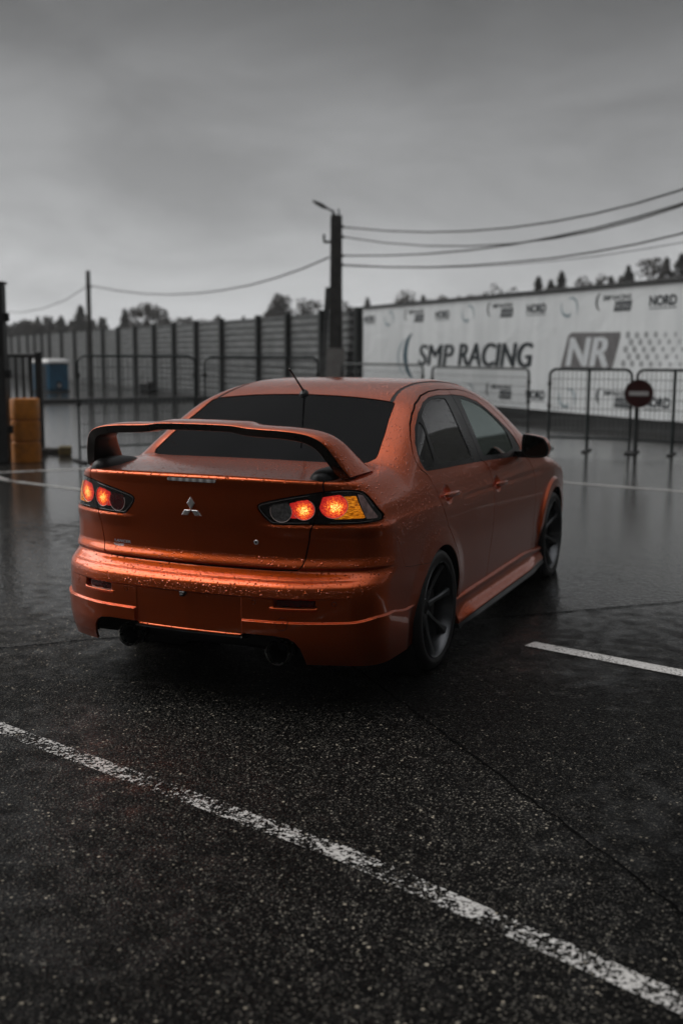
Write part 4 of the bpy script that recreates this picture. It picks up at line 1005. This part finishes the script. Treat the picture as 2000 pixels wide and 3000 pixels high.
ps = [-14.0, -10.5, -7., -3.6, 0., 3.39, 6.93, 9.56, 12.1, 14.6, 18.23, 21.8, 25.1, 28.4, 31.43, 34.46, 37.48, 40.29, 43.09, 45.92, 49.40, 51.80, 54.22, 56.5]
def sheet(x0, x1):
    prof = []; z = .12
    while z < 2.66:
        prof += [(.0, z), (.0, z + .10), (-.022, z + .125), (-.022, z + .175)]; z += .2
    prof.append((0., 2.70))
    n = len(prof); V = [(x0, y, z) for y, z in prof] + [(x1, y, z) for y, z in prof]
    return MB().add(V, [(i, i + n, i + n + 1, i + 1) for i in range(n - 1)])
for i, (a, b_) in enumerate(zip(ps[:-1], ps[1:])):
    sheet(a + .02, b_ - .02).obj('sheet_panel', M_SHEET, fence, smooth=False)
for a in ps: MB().box(a - .085, a + .085, -.14, .03, 0, 2.78, .01).obj('post', M_POST, fence, smooth=False)
MB().box(ps[0], ps[-1], -.03, .03, 0, .118).obj('base_rail', M_DKMET, fence, smooth=False)
# ------------------------------------------------------------------ mesh barriers
M_GALV = plain('barrier_tube', (.030, .036, .037), .42, metal=.3, noise=.3); M_WIRE = plain('barrier_wire', (.10, .11, .112), .45, metal=.3)
M_GREEN = plain('dark_green_paint', (.012, .022, .022), .45)
def barrier(a, b_, h, label, wires=True, extra=(), r=.024, group='mesh barriers across the lot', mat=None, rail=.22):
    a = np.array(a, float); b_ = np.array(b_, float); L = np.linalg.norm(b_ - a)
    t = thing('mesh_barrier', label, 'barrier', (a[0], a[1], 0), math.atan2(b_[1] - a[1], b_[0] - a[0]), group)
    c = .11; pts = [(0, 0, .03), (0, 0, h - c)] + [(c - c * math.cos(q), 0, h - c + c * math.sin(q)) for q in np.linspace(.2, math.pi / 2, 5)]
    pts += [(L - c + c * math.sin(q), 0, h - c + c * math.cos(q)) for q in np.linspace(0, math.pi / 2 - .2, 5)] + [(L, 0, h - c), (L, 0, .03)]
    m = MB().tube(pts, r, 8); m.tube([(0, 0, rail), (L, 0, rail)], r * .85, 8)
    m.obj('frame', mat or M_GALV, t)
    if wires:
        w = MB(); nx = int(L / .075); nz = int((h - rail) / .15)
        for i in range(1, nx): w.tube([(L * i / nx, 0, rail), (L * i / nx, 0, h)], .0046, 4, False)
        for j in range(1, nz): w.tube([(0, .006, rail + (h - rail) * j / nz), (L, .006, rail + (h - rail) * j / nz)], .0052, 4, False)
        w.obj('wire_mesh', M_WIRE, t, smooth=False)
    for x in [0., L] + list(extra):
        if x in extra: MB().tube([(x, -.02, .03), (x, -.02, h + .02)], r * 1.15, 8).obj('support_post', M_GREEN, t)
        MB().box(x - .04, x + .04, -.30, .30, 0, .03, .006).obj('foot', M_DKMET, t, smooth=False)
    for x in (0., L):
        for z in (h * .55, h * .82): MB().lathe([(z - .03, .0301), (z - .03, .036), (z + .03, .036), (z + .03, .0301)], 2, 10, (x, 0, 0)).obj('clamp', M_DKMET, t)
    return t
barrier((-7.95, 20.09), (-5.35, 18.53), 1.38, 'far mesh barrier beside the base of the utility pole')
barrier((-4.98, 18.07), (-2.38, 16.0), 1.35, 'mesh barrier in front of the large racing lettering')
barrier((-1.613, 14.36), (-.259, 14.39), 1.375, 'narrow mesh barrier left of the no entry sign with a middle post', extra=(.66,))
barrier((-.16, 14.33), (1.95, 14.28), 1.375, 'mesh barrier carrying the round red sign', extra=(.60,))
barrier((-7.40, 9.09), (-6.29, 10.55), 1.56, 'tall mesh barrier with a long dark post near the orange drum', mat=M_GREEN, r=.017)
barrier((-6.26, 10.80), (-5.10, 12.51), 1.55, 'tall mesh barrier rising behind the car roof with rounded corners', mat=M_GREEN, r=.017)
# dark railing on the far left
rt = thing('railing', 'dark upright bar railing behind the orange drum', 'railing', (-8.78, 9.93, 0), math.atan2(-.398, -.917))
m = MB()
for z in (.15, 1.56): m.tube([(0, 0, z), (2.2, 0, z)], .03, 8)
m.obj('rail', M_DKMET, rt); m = MB()
for i in range(19): m.box(i * .12 - .022, i * .12 + .022, -.012, .012, .15, 1.54)
m.obj('bars', M_DKMET, rt, smooth=False)
MB().box(-.05, .05, -.05, .05, 0, 1.62, .01).obj('post', M_DKMET, rt, smooth=False)
gp = thing('gate_post', 'thick dark gate post at the left edge', 'post', (-8.21, 8.36, 0), R(23))
MB().box(-.10, .10, -.10, .10, 0, 2.56, .015).obj('shaft', M_DKMET, gp, smooth=False)
MB().box(-.12, .12, -.12, .12, 2.562, 2.60, .01).obj('cap', M_DKMET, gp, smooth=False)
for z in (.5, 1.3, 2.1): MB().box(.101, .16, -.04, .04, z - .06, z + .06, .01).obj('hinge', M_DKMET, gp, smooth=False)
# no entry sign
M_RED = plain('faded_red_sign', (.050, .006, .006), .35, noise=.25); M_SIGNW = plain('sign_white', (.62, .60, .60), .35, noise=.1); M_SRIM = plain('sign_rim', (.30, .29, .29), .4)
sg = thing('no_entry_sign', 'round dark red no entry sign with a white bar hung on the barriers', 'sign', (-.108, 14.20, .992), R(10))
MB().lathe([(.0, .0005), (.0, .222), (-.006, .222), (-.006, .0005)][::-1], 1, 48).obj('disc', M_RED, sg)
MB().lathe([(-.010, .2225), (-.010, .234), (.004, .234), (.004, .2225)], 1, 48, closed=True).obj('rim', M_SRIM, sg)
MB().box(-.155, .155, -.012, -.0065, -.036, .036, .002).obj('bar', M_SIGNW, sg, smooth=False)
MB().tube([(0, .012, -.98), (0, .012, .21)], .016, 8).obj('bracket', M_DKMET, sg)
# orange drum and rubble
M_DRUM = plain('orange_plastic', (.52, .175, .008), .42, noise=.2, nscale=9., bump=.15, bscale=30)
dr = MB().lathe([(0, .001), (0, .208), (.008, .214), (.290, .214), (.302, .196), (.322, .196), (.334, .214), (.600, .214), (.612, .196), (.632, .196), (.644, .214), (.925, .213), (.935, .206), (.935, .19), (.925, .17), (.90, .16), (.90, .001)], 2, 40).obj('traffic_drum', M_DRUM, loc=(-8.09, 8.73, 0))
tag(dr, 'orange yellow ribbed drum beside the dark gate post', 'drum')
M_WOOD = plain('wet_wood', (.030, .026, .022), .55, noise=.5, nscale=20.); M_YB = plain('yellowish_block', (.16, .12, .04), .6, noise=.4)
tag(MB().box(-.20, .20, -.07, .07, 0, .10, .012).obj('plank', M_WOOD, loc=(-8.75, 9.72, 0), smooth=False), 'short dark wet plank lying nearest the orange drum', 'plank').rotation_euler = (0, 0, .5)
tag(MB().box(-.26, .26, -.06, .06, 0, .09, .012).obj('plank', M_WOOD, loc=(-8.72, 10.10, .0), smooth=False), 'longer dark plank lying behind the yellowish block', 'plank').rotation_euler = (0, 0, -.1)
tag(MB().box(-.10, .10, -.10, .10, 0, .15, .02).obj('block', M_YB, loc=(-8.25, 9.85, 0), smooth=False), 'small yellowish block on the wet asphalt by the drum', 'block').rotation_euler = (0, 0, .6)
# blue cabin
M_BLUE = plain('blue_plastic', (.010, .14, .27), .4, noise=.25, nscale=3.); M_NAVY = plain('dark_blue_plastic', (.006, .018, .032), .45); M_ROOF = plain('white_plastic', (.80, .80, .80), .4, noise=.1)
bc = thing('portable_cabin', 'small blue plastic cabin with a white roof by the fence', 'cabin', (-26.65, 32.95, 0), R(75))
MB().box(-.50, .50, -.52, .52, .06, 1.16, .02).obj('wall', M_BLUE, bc, smooth=False)
MB().loft([[(x * k, y * k, z) for x, y in ((-.54, -.56), (.54, -.56), (.54, .56), (-.54, .56))] for z, k in ((1.163, 1.), (1.22, 1.02), (1.30, .9), (1.34, .6))]).obj('roof', M_ROOF, bc, smooth=False)
MB().box(-.52, -.501, -.40, .40, .10, 1.10, .005).obj('door', M_NAVY, bc, smooth=False)
MB().box(-.12, .12, -.545, -.521, .12, .42, .01).obj('vent', M_NAVY, bc, smooth=False); MB().box(-.53, .53, -.55, .55, 0, .058).obj('skid', M_DKMET, bc, smooth=False)
MB().box(-.06, .05, -.552, -.546, .20, .32).obj('sticker', M_ROOF, bc, smooth=False)
tag(MB().box(-.24, .24, -.2, .2, 0, .42, .05).obj('bag', M_DKMET, loc=(-22.9, 34.3, 0), smooth=False), 'black box shaped bag standing at the foot of the fence', 'bag')
o = strip('kerb', [(-24.5, 20.2), (-20.43, 24.2), (-17.5, 28.6), (-15.0, 30.2), (-11.5, 27.0)], .5, .12, M_DKMET)
k_ = MB()
for p, q in zip([(-24.5, 20.2), (-20.43, 24.2), (-17.5, 28.6), (-15.0, 30.2)], [(-20.43, 24.2), (-17.5, 28.6), (-15.0, 30.2), (-11.5, 27.0)]):
    p, q = np.array(p), np.array(q); n_ = np.array([-(q - p)[1], (q - p)[0]]) / np.linalg.norm(q - p) * .25
    k_.loft([[(*(p + n_), 0), (*(p + n_), .117), (*(p - n_), .117), (*(p - n_), 0)], [(*(q + n_), 0), (*(q + n_), .117), (*(q - n_), .117), (*(q - n_), 0)]])
tag(k_.obj('kerb_base', M_DKMET, smooth=False), kind='structure')
# ------------------------------------------------------------------ poles and wires
M_CONC = plain('weathered_concrete_pole', (.055, .052, .050), .75, noise=.45, nscale=5., bump=.3, bscale=20.); M_PBASE = plain('pale_pole_base', (.34, .32, .31), .7, noise=.2)
up = thing('utility_pole', 'tall dark concrete utility pole with a lamp arm and a raking strut', 'pole', (-8.93, 21.95, 0), R(23.4))
MB().loft([[(-w, -w, z), (w, -w, z), (w, w, z), (-w, w, z)] for z, w in ((.9, .185), (3.4, .155), (5.08, .145))]).obj('shaft', M_CONC, up, smooth=False)
MB().loft([[(-w, -w, z), (w, -w, z), (w, w, z), (-w, w, z)] for z, w in ((0, .25), (1.75, .23))]).obj('base', M_PBASE, up, smooth=False)
MB().loft([[(x - .07, .02, z), (x + .07, .02, z), (x + .07, .14, z), (x - .07, .14, z)] for x, z in ((-.42, 0), (-.20, 3.3))]).obj('strut', M_SHEET, up, smooth=False)
MB().tube([(-.02, 0, 5.10), (-.14, 0, 5.22), (-.28, 0, 5.29)], .025, 8).obj('lamp_arm', M_DKMET, up)
MB().loft([[(x, -w, z - h), (x, w, z - h), (x, w * .8, z + h), (x, -w * .8, z + h)] for x, z, w, h in ((-.24, 5.27, .05, .03), (-.36, 5.325, .10, .05), (-.54, 5.41, .085, .035), (-.60, 5.44, .04, .02))]).obj('lamp_head', M_DKMET, up, smooth=False)
MB().box(-.14, .14, -.14, .14, 4.40, 4.48, .01).box(-.33, -.14, -.05, .05, 4.40, 4.46, .01).box(-.34, -.28, -.05, .05, 4.46, 4.62, .01).box(-.135, .135, -.135, .135, 3.98, 4.05, .01).box(-.14, .14, -.14, .14, 3.55, 3.62, .01).box(-.10, -.06, -.02, .02, 5.08, 5.22).box(.04, .08, -.02, .02, 5.08, 5.25).obj('bracket', M_DKMET, up, smooth=False)
for z in (4.81, 4.56, 4.09, 3.86): MB().lathe([(.135, .001), (.135, .03), (.16, .045), (.18, .03), (.20, .04), (.21, .001)], 0, 10, (0, 0, z)).obj('insulator', M_DKMET, up)
fp = thing('utility_pole', 'slim bare utility pole far off in front of the fence', 'pole', (-25.83, 34.55, 0))
MB().tube([(0, 0, 0), (0, 0, 5.0)], [.125, .095], 10).obj('shaft', M_CONC, fp); MB().tube([(-.12, 0, 4.4), (.16, 0, 4.34)], .04, 6).obj('bracket', M_DKMET, fp)
M_CABLE = plain('black_cable', (.012, .012, .012), .6)
WIRES = [
 ('topmost thick cable sagging from the pole to the right', .020, [(-8.79,22.13,4.81),(-7.23,21.05,4.55),(-5.84,20.09,4.37),(-4.59,19.24,4.26),(-3.46,18.47,4.21),(-2.43,17.78,4.21),(-1.5,17.15,4.25),(-.65,16.59,4.33),(.13,16.07,4.44),(.85,15.6,4.58),(1.51,15.16,4.75),(2.12,14.77,4.94)]),
 ('second cable from the top that dips and crosses the third', .017, [(-8.77,22.1,4.56),(-7.21,21.01,4.26),(-5.82,20.05,4.06),(-4.57,19.2,3.94),(-3.44,18.43,3.88),(-2.41,17.74,3.88),(-1.48,17.11,3.93),(-.63,16.55,4.03),(.14,16.03,4.16),(.86,15.56,4.33),(1.52,15.13,4.53),(2.13,14.74,4.76)]),
 ('third cable from the top rising almost straight to the right', .020, [(-8.74,22.04,4.09),(-7.19,20.97,3.96),(-5.81,20.03,3.88),(-4.56,19.19,3.85),(-3.44,18.43,3.86),(-2.42,17.74,3.91),(-1.49,17.12,3.98),(-.64,16.55,4.08),(.14,16.04,4.2),(.86,15.56,4.34),(1.52,15.13,4.5),(2.14,14.73,4.68)]),
 ('lowest thick cable sagging right from the utility pole', .018, [(-8.73,22.01,3.86),(-7.17,20.94,3.69),(-5.79,19.99,3.58),(-4.54,19.14,3.52),(-3.41,18.38,3.5),(-2.39,17.69,3.5),(-1.46,17.06,3.54),(-.61,16.49,3.6),(.17,15.97,3.69),(.89,15.49,3.8),(1.56,15.05,3.92),(2.18,14.65,4.06)]),
 ('faint thin wire just beneath the lowest cable on the right', .008, [(-8.81,22.19,3.84),(-7.25,21.13,3.69),(-5.86,20.19,3.58),(-4.6,19.35,3.51),(-3.47,18.59,3.47),(-2.44,17.9,3.46),(-1.5,17.27,3.47),(-.63,16.7,3.51),(.16,16.17,3.56),(.89,15.69,3.63),(1.56,15.25,3.71),(2.19,14.84,3.81)]),
 ('long cable drooping left from the big pole to the slim pole', .022, [(-9.01,21.69,4.03),(-10.17,22.57,3.84),(-11.44,23.53,3.69),(-12.85,24.61,3.58),(-14.41,25.8,3.53),(-16.15,27.14,3.53),(-18.1,28.65,3.6),(-20.31,30.36,3.75),(-22.82,32.31,4.01),(-25.7,34.55,4.38)]),
 ('thin wire leading left from the slim far pole', .018, [(-25.95,34.5,4.31),(-28.08,35.92,3.88),(-30.55,37.54,3.62),(-33.3,39.37,3.53),(-36.38,41.44,3.66),(-39.84,43.79,4.05)])]
for lab, r, p in WIRES:
    p0 = np.array(p[0]); tag(MB().tube(np.array(p) - p0, r, 6).obj('overhead_cable', M_CABLE, loc=tuple(p0)), lab, 'cable')
# ------------------------------------------------------------------ trees
def leaf_mat(name, c0, c1):
    m, nt, b, o = new_mat(name)
    tc = nd(nt, 'ShaderNodeTexCoord'); n = nd(nt, 'ShaderNodeTexNoise', inp={'Scale': 1.1, 'Detail': 4.}); lk(nt, tc.outputs['Object'], n.inputs['Vector'])
    r = ramp(nt, n.outputs[0], [(.3, c0), (.7, c1)]); lk(nt, r.outputs[0], b.inputs['Base Color']); b.inputs['Roughness'].default_value = .8
    return m
M_CON = leaf_mat('dark_conifer', (.030, .030, .026), (.060, .058, .050)); M_DEC = leaf_mat('bare_brown_twigs', (.050, .046, .040), (.095, .085, .075)); M_BARK = plain('bark', (.045, .04, .036), .9)
def leaf_cloud(P, s):
    n = len(P); a = rng.normal(size=(n, 3)); a /= np.linalg.norm(a, axis=1)[:, None]; b_ = np.cross(a, rng.normal(size=(n, 3))); b_ /= np.linalg.norm(b_, axis=1)[:, None]
    s = s * rng.uniform(.5, 1.3, (n, 1))
    V = np.stack([P + a * s, P + b_ * s * .7, P - a * s * .9 + b_ * .1 * s, P - b_ * s * .7], 1).reshape(-1, 3)
    return V, np.arange(4 * n).reshape(n, 4)
def crown_pts(h, w, kind, n):
    if kind == 0:
        t = rng.uniform(0, 1, n) ** .75; z = h * (.12 + .88 * t); rad = w * .85 * (1 - t) ** .8 * (.55 + .45 * np.abs(np.sin(t * 19 + rng.uniform(0, 6)))) + .05
        a = rng.uniform(0, 6.283, n); q = np.sqrt(rng.uniform(.1, 1, n)); return np.stack([rad * q * np.cos(a), rad * q * np.sin(a), z], 1)
    k = 11; cz = h * rng.uniform(.34, .93, k); cr = w * .5 * (1 - ((cz / h - .5) / .62) ** 2); a = rng.uniform(0, 6.283, k); q = rng.uniform(.15, .8, k)
    C = np.stack([cr * q * np.cos(a), cr * q * np.sin(a), cz], 1); i = rng.integers(0, k, n); d = rng.normal(size=(n, 3)); d /= np.linalg.norm(d, axis=1)[:, None]
    return np.clip(C[i] + d * (rng.uniform(0, 1, (n, 1)) ** .45) * np.array([w * .27, w * .27, h * .11]), [-9, -9, 0], [9, 9, h])
TREES = [(-78.4,104.6,7.1,2.4,0,'narrow conifer beyond the fence, left of the slim pole'),(-68.6,103.5,7.8,2.9,1,'left crown of the dense rounded pair standing beyond the fence'),(-68.9,106.6,7.6,2.7,1,'right crown of the dense rounded pair standing beyond the fence'),(-74.8,108.4,6.8,1.5,0,'small pointed spruce left of the dense rounded pair'),(-83.,106.9,6.,2.2,0,'low spruce far left over the fence'),(-86.,105.5,5.8,2.4,1,'low rounded tree nearest the gate post over the fence'),
 (-54.4,109.8,8.5,2.4,1,'tall bare brown tree left of the big pole'),(-56.2,110.,7.9,2.1,1,'twiggy brown tree at the left of its clump, left of the big pole'),(-51.5,111.,8.2,2.8,1,'broad round brown tree just left of the big pole'),(-49.4,117.3,7.9,1.9,1,'pale twiggy tree just right of the big pole'),(-47.3,118.3,8.2,1.7,0,'spruce peeping over the end of the fence'),(-38.7,108.8,8.4,3.2,1,'dense low tree at the left end of the banner top'),(-37.2,109.4,7.8,2.0,0,'small spruce right of the dense low tree'),(-35.3,110.3,8.1,2.4,1,'round tree above the first letters of the banner'),
 (-21.6,96.4,8.6,1.8,0,'first pointed spruce of the row above the banner'),(-20.8,97.9,8.4,1.6,0,'second smaller spruce of the row above the banner'),(-19.7,97.4,9.1,2.2,0,'tallest spruce in the middle of the banner row'),(-17.9,98.1,8.8,2.2,1,'rounded tree right of the tallest middle spruce'),(-16.8,99.6,8.3,1.7,0,'low spruce dipping between two trees above the banner'),(-15.6,99.1,8.7,1.8,0,'spruce left of the big dark right trees'),(-13.8,97.8,9.5,2.2,0,'pointed spruce starting the big dark right group'),(-11.9,96.5,9.9,2.8,1,'broad dark tree of the right group'),(-10.6,98.1,10.1,2.6,0,'tall dark spruce of the right group'),(-9.3,97.7,10.4,2.9,0,'tallest spruce at the right edge of the picture'),(-7.4,97.4,10.3,2.9,1,'broad tree beyond the right edge'),(-5.7,99.2,10.2,2.6,0,'last spruce beyond the right edge')]
for x, y, h, w, k, lab in TREES[:24]:
    t = thing('conifer_tree' if k == 0 else 'bare_tree', lab, 'tree', (x, y, 0), 0, 'trees on the skyline')
    V, F = leaf_cloud(crown_pts(h, w * 1.35, k, 1100), .19); mesh_obj('crown', V, F, M_CON if k == 0 else M_DEC, t, smooth=False)
    m = MB().tube([(0, 0, 0), (.05, .02, h * .5), (0, 0, h * .9)], [w * .06, w * .035, .02], 6)
    if k: 
        for j in range(6):
            a = rng.uniform(0, 6.28); z = h * rng.uniform(.25, .6); m.tube([(0, 0, z), (w * .2 * math.cos(a), w * .2 * math.sin(a), z + h * .15), (w * .36 * math.cos(a), w * .36 * math.sin(a), z + h * .3)], [.05, .03, .012], 5)
    m.obj('trunk', M_BARK, t)
M_WOOD2 = leaf_mat('misty_wood', (.055, .052, .048), (.105, .098, .09))  # paleness of rain haze is put into the leaf colour
def wood(name, a, b_, h0, h1, n, lab, depth=9.):
    a = np.array(a, float); b_ = np.array(b_, float); Vs = []; Fs = []; k = 0
    for i in range(n):
        t = (i + rng.uniform(0, 1)) / n; p = a + (b_ - a) * t; h = (h0 + (h1 - h0) * t) * rng.uniform(.72, 1.0) * (1.12 if rng.uniform() < .08 else 1); w = rng.uniform(1.7, 3.4); kind = 0 if rng.uniform() < (.5 if b_[0] < 0 else .3) else 1; w = w * (1. if b_[0] < 0 else 1.5)
        V, F = leaf_cloud(crown_pts(h, w, kind, 420) + [p[0] + rng.uniform(-1, 1), p[1] + rng.uniform(0, depth), 0], .24)
        V2, F2 = leaf_cloud(np.stack([p[0] + rng.uniform(-2, 2, 60), p[1] + rng.uniform(-1, 3, 60), rng.uniform(0, h * .6, 60)], 1), .5)
        for q, f in ((V, F), (V2, F2)): Vs.append(q); Fs.append(f + k); k += len(q)
    o = mesh_obj(name, np.concatenate(Vs), np.concatenate(Fs), M_WOOD2, smooth=False)
    return tag(o, lab, 'wood', kind='stuff')
wood('far_wood', (-112, 112), (-52, 131), 6.3, 6.8, 150, 'distant low wood along the skyline above the metal fence')
wood('far_wood', (-165, 20), (-112, 112), 6.5, 6.3, 110, 'distant wood beyond the far left end of the fence')
wood('far_wood', (-52, 131), (14, 122), 8.2, 14.5, 170, 'distant wood rising behind the white banner wall')
# unseen dark bank, added right and behind to darken the car's reflections
HP = np.array([(10, 46), (22, 52), (36, 50), (48, 38), (53, 18), (53, -4), (46, -26), (30, -42), (8, -48), (-18, -47), (-42, -42)], float)
q = np.linspace(0, len(HP) - 1, 90); HX = np.stack([np.interp(q, np.arange(len(HP)), HP[:, k]) for k in (0, 1)], 1)
Tn = np.gradient(HX, axis=0); Tn /= np.linalg.norm(Tn, axis=1)[:, None]; Nn = np.stack([-Tn[:, 1], Tn[:, 0]], 1)   # to the outside (left of the path)
hv_ = 12.5 + 1.2 * np.sin(q * 2.1) + rng.normal(0, .25, 90); sgn = -1 if np.dot(Nn[45], HX[45]) < 0 else 1
env_ = np.clip(np.minimum(.68 + q * .16, (q[-1] - q) / .6), 0, 1) * np.clip(q / .5, 0, 1) ** .6
prof = [(-9, -.2), (-6, .25), (-3, .62), (0, .92), (3, 1.), (10, .9), (20, .3), (26, -.2)]
HV = []
for i in range(90):
    for o_, z in prof: HV.append((*(HX[i] + sgn * Nn[i] * (o_ + (rng.normal(0, .5) if z > 0 else 0))), max(-.2, z * hv_[i] * env_[i] + (rng.normal(0, .25) if z > .1 else 0))))
m_ = len(prof); HF = [(i * m_ + k, i * m_ + k + 1, (i + 1) * m_ + k + 1, (i + 1) * m_ + k) for i in range(89) for k in range(m_ - 1)]
tag(mesh_obj('unseen_bank', HV, HF, plain('unseen_bank_dark', (.020, .021, .017), .9, noise=.5, nscale=.6)), kind='structure')
# ------------------------------------------------------------------ rainy air
m, nt, b, o = new_mat('rain_haze'); nt.nodes.remove(b)
pv = nd(nt, 'ShaderNodeVolumePrincipled', inp={'Color': (.92, .93, .94, 1), 'Density': .0007, 'Anisotropy': .2}); lk(nt, pv.outputs[0], o.inputs['Volume'])
hz = MB().box(-262, 222, -132, 262, -1.2, 26).obj('haze', m, smooth=False); tag(hz, 'thin grey rain haze over the whole lot', 'haze', kind='stuff')
# ------------------------------------------------------------------ sky, light, camera
w = bpy.data.worlds.new('World'); scene.world = w; w.use_nodes = True; nt = w.node_tree
bg = nt.nodes['Background']; sky = nt.nodes.new('ShaderNodeTexSky'); sky.sky_type = 'NISHITA'; sky.sun_disc = False
SUN_EL, SUN_AZ = R(44), R(266)
sky.sun_elevation = SUN_EL; sky.sun_rotation = SUN_AZ; sky.dust_density = 4.; sky.air_density = 1.2
bwn = nt.nodes.new('ShaderNodeRGBToBW'); lk(nt, sky.outputs[0], bwn.inputs[0])
tc = nt.nodes.new('ShaderNodeTexCoord'); sx = nt.nodes.new('ShaderNodeSeparateXYZ'); lk(nt, tc.outputs['Generated'], sx.inputs[0])
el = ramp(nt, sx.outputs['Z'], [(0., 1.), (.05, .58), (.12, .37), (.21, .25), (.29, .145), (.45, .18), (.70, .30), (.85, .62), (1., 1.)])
# the cloud deck is brighter ahead and heavier behind and to the right
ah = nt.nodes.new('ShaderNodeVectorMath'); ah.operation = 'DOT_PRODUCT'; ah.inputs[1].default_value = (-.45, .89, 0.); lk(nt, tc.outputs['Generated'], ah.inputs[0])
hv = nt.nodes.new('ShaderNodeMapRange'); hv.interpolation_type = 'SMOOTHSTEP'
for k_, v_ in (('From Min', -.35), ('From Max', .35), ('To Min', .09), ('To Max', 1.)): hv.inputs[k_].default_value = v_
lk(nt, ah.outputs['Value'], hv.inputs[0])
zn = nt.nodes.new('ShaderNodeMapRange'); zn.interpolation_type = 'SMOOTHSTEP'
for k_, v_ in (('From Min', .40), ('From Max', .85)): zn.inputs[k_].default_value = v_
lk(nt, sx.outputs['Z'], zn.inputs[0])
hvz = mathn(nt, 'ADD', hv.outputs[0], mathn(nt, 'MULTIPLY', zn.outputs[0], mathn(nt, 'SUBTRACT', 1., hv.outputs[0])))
mp = nt.nodes.new('ShaderNodeMapping'); mp.inputs['Scale'].default_value = (1., 1., 2.6); lk(nt, tc.outputs['Generated'], mp.inputs[0])
n1 = nt.nodes.new('ShaderNodeTexNoise'); n1.inputs['Scale'].default_value = 4.2; n1.inputs['Detail'].default_value = 9.; n1.inputs['Roughness'].default_value = .58; n1.inputs['Distortion'].default_value = .4; lk(nt, mp.outputs[0], n1.inputs['Vector'])
cl = ramp(nt, n1.outputs[0], [(.30, .80), (.70, 1.18)])
flat_ = mathn(nt, 'MULTIPLY', mathn(nt, 'POWER', bwn.outputs[0], .25), 2.6)     # thick cloud evens the clear sky out
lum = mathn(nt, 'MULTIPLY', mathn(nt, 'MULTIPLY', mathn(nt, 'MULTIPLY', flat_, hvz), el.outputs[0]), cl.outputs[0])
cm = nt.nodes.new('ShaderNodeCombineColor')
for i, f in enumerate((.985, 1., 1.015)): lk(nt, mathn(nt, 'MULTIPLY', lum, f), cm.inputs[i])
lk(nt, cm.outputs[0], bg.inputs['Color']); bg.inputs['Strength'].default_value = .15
sd = bpy.data.lights.new('sun', 'SUN'); sd.energy = 1.0; sd.angle = R(60); sd.color = (1., .97, .93)
so = bpy.data.objects.new('sun', sd); COL.objects.link(so)
dirn = Vector((math.sin(SUN_AZ) * math.cos(SUN_EL), math.cos(SUN_AZ) * math.cos(SUN_EL), math.sin(SUN_EL)))
so.rotation_euler = dirn.to_track_quat('Z', 'Y').to_euler(); so.location = dirn * 50
cd = bpy.data.cameras.new('camera'); cam = bpy.data.objects.new('camera', cd); COL.objects.link(cam); scene.camera = cam
cd.sensor_fit = 'VERTICAL'; cd.sensor_height = 36; cd.sensor_width = 24; cd.lens = 38.563; cd.clip_end = 3000; cd.clip_start = .05
r_, u_, f_ = Vector((.917190592, .398414705, .005209623)), Vector((-.06158093, .128823574, .989753644)), Vector((-.393661284, .908113544, -.142690518))
M = Matrix((( r_.x, u_.x, -f_.x, 2.61842), (r_.y, u_.y, -f_.y, -4.262537), (r_.z, u_.z, -f_.z, 1.609574), (0, 0, 0, 1)))
cam.matrix_world = M
cd.dof.use_dof = True; cd.dof.focus_distance = 4.75; cd.dof.aperture_fstop = 1.7
scene.view_settings.view_transform = 'Standard'; scene.view_settings.look = 'None'; scene.view_settings.exposure = .95; scene.view_settings.gamma = 1
scene.cycles.max_bounces = 8; scene.cycles.use_denoising = True; scene.cycles.sample_clamp_indirect = 6.
scene.render.film_transparent = False
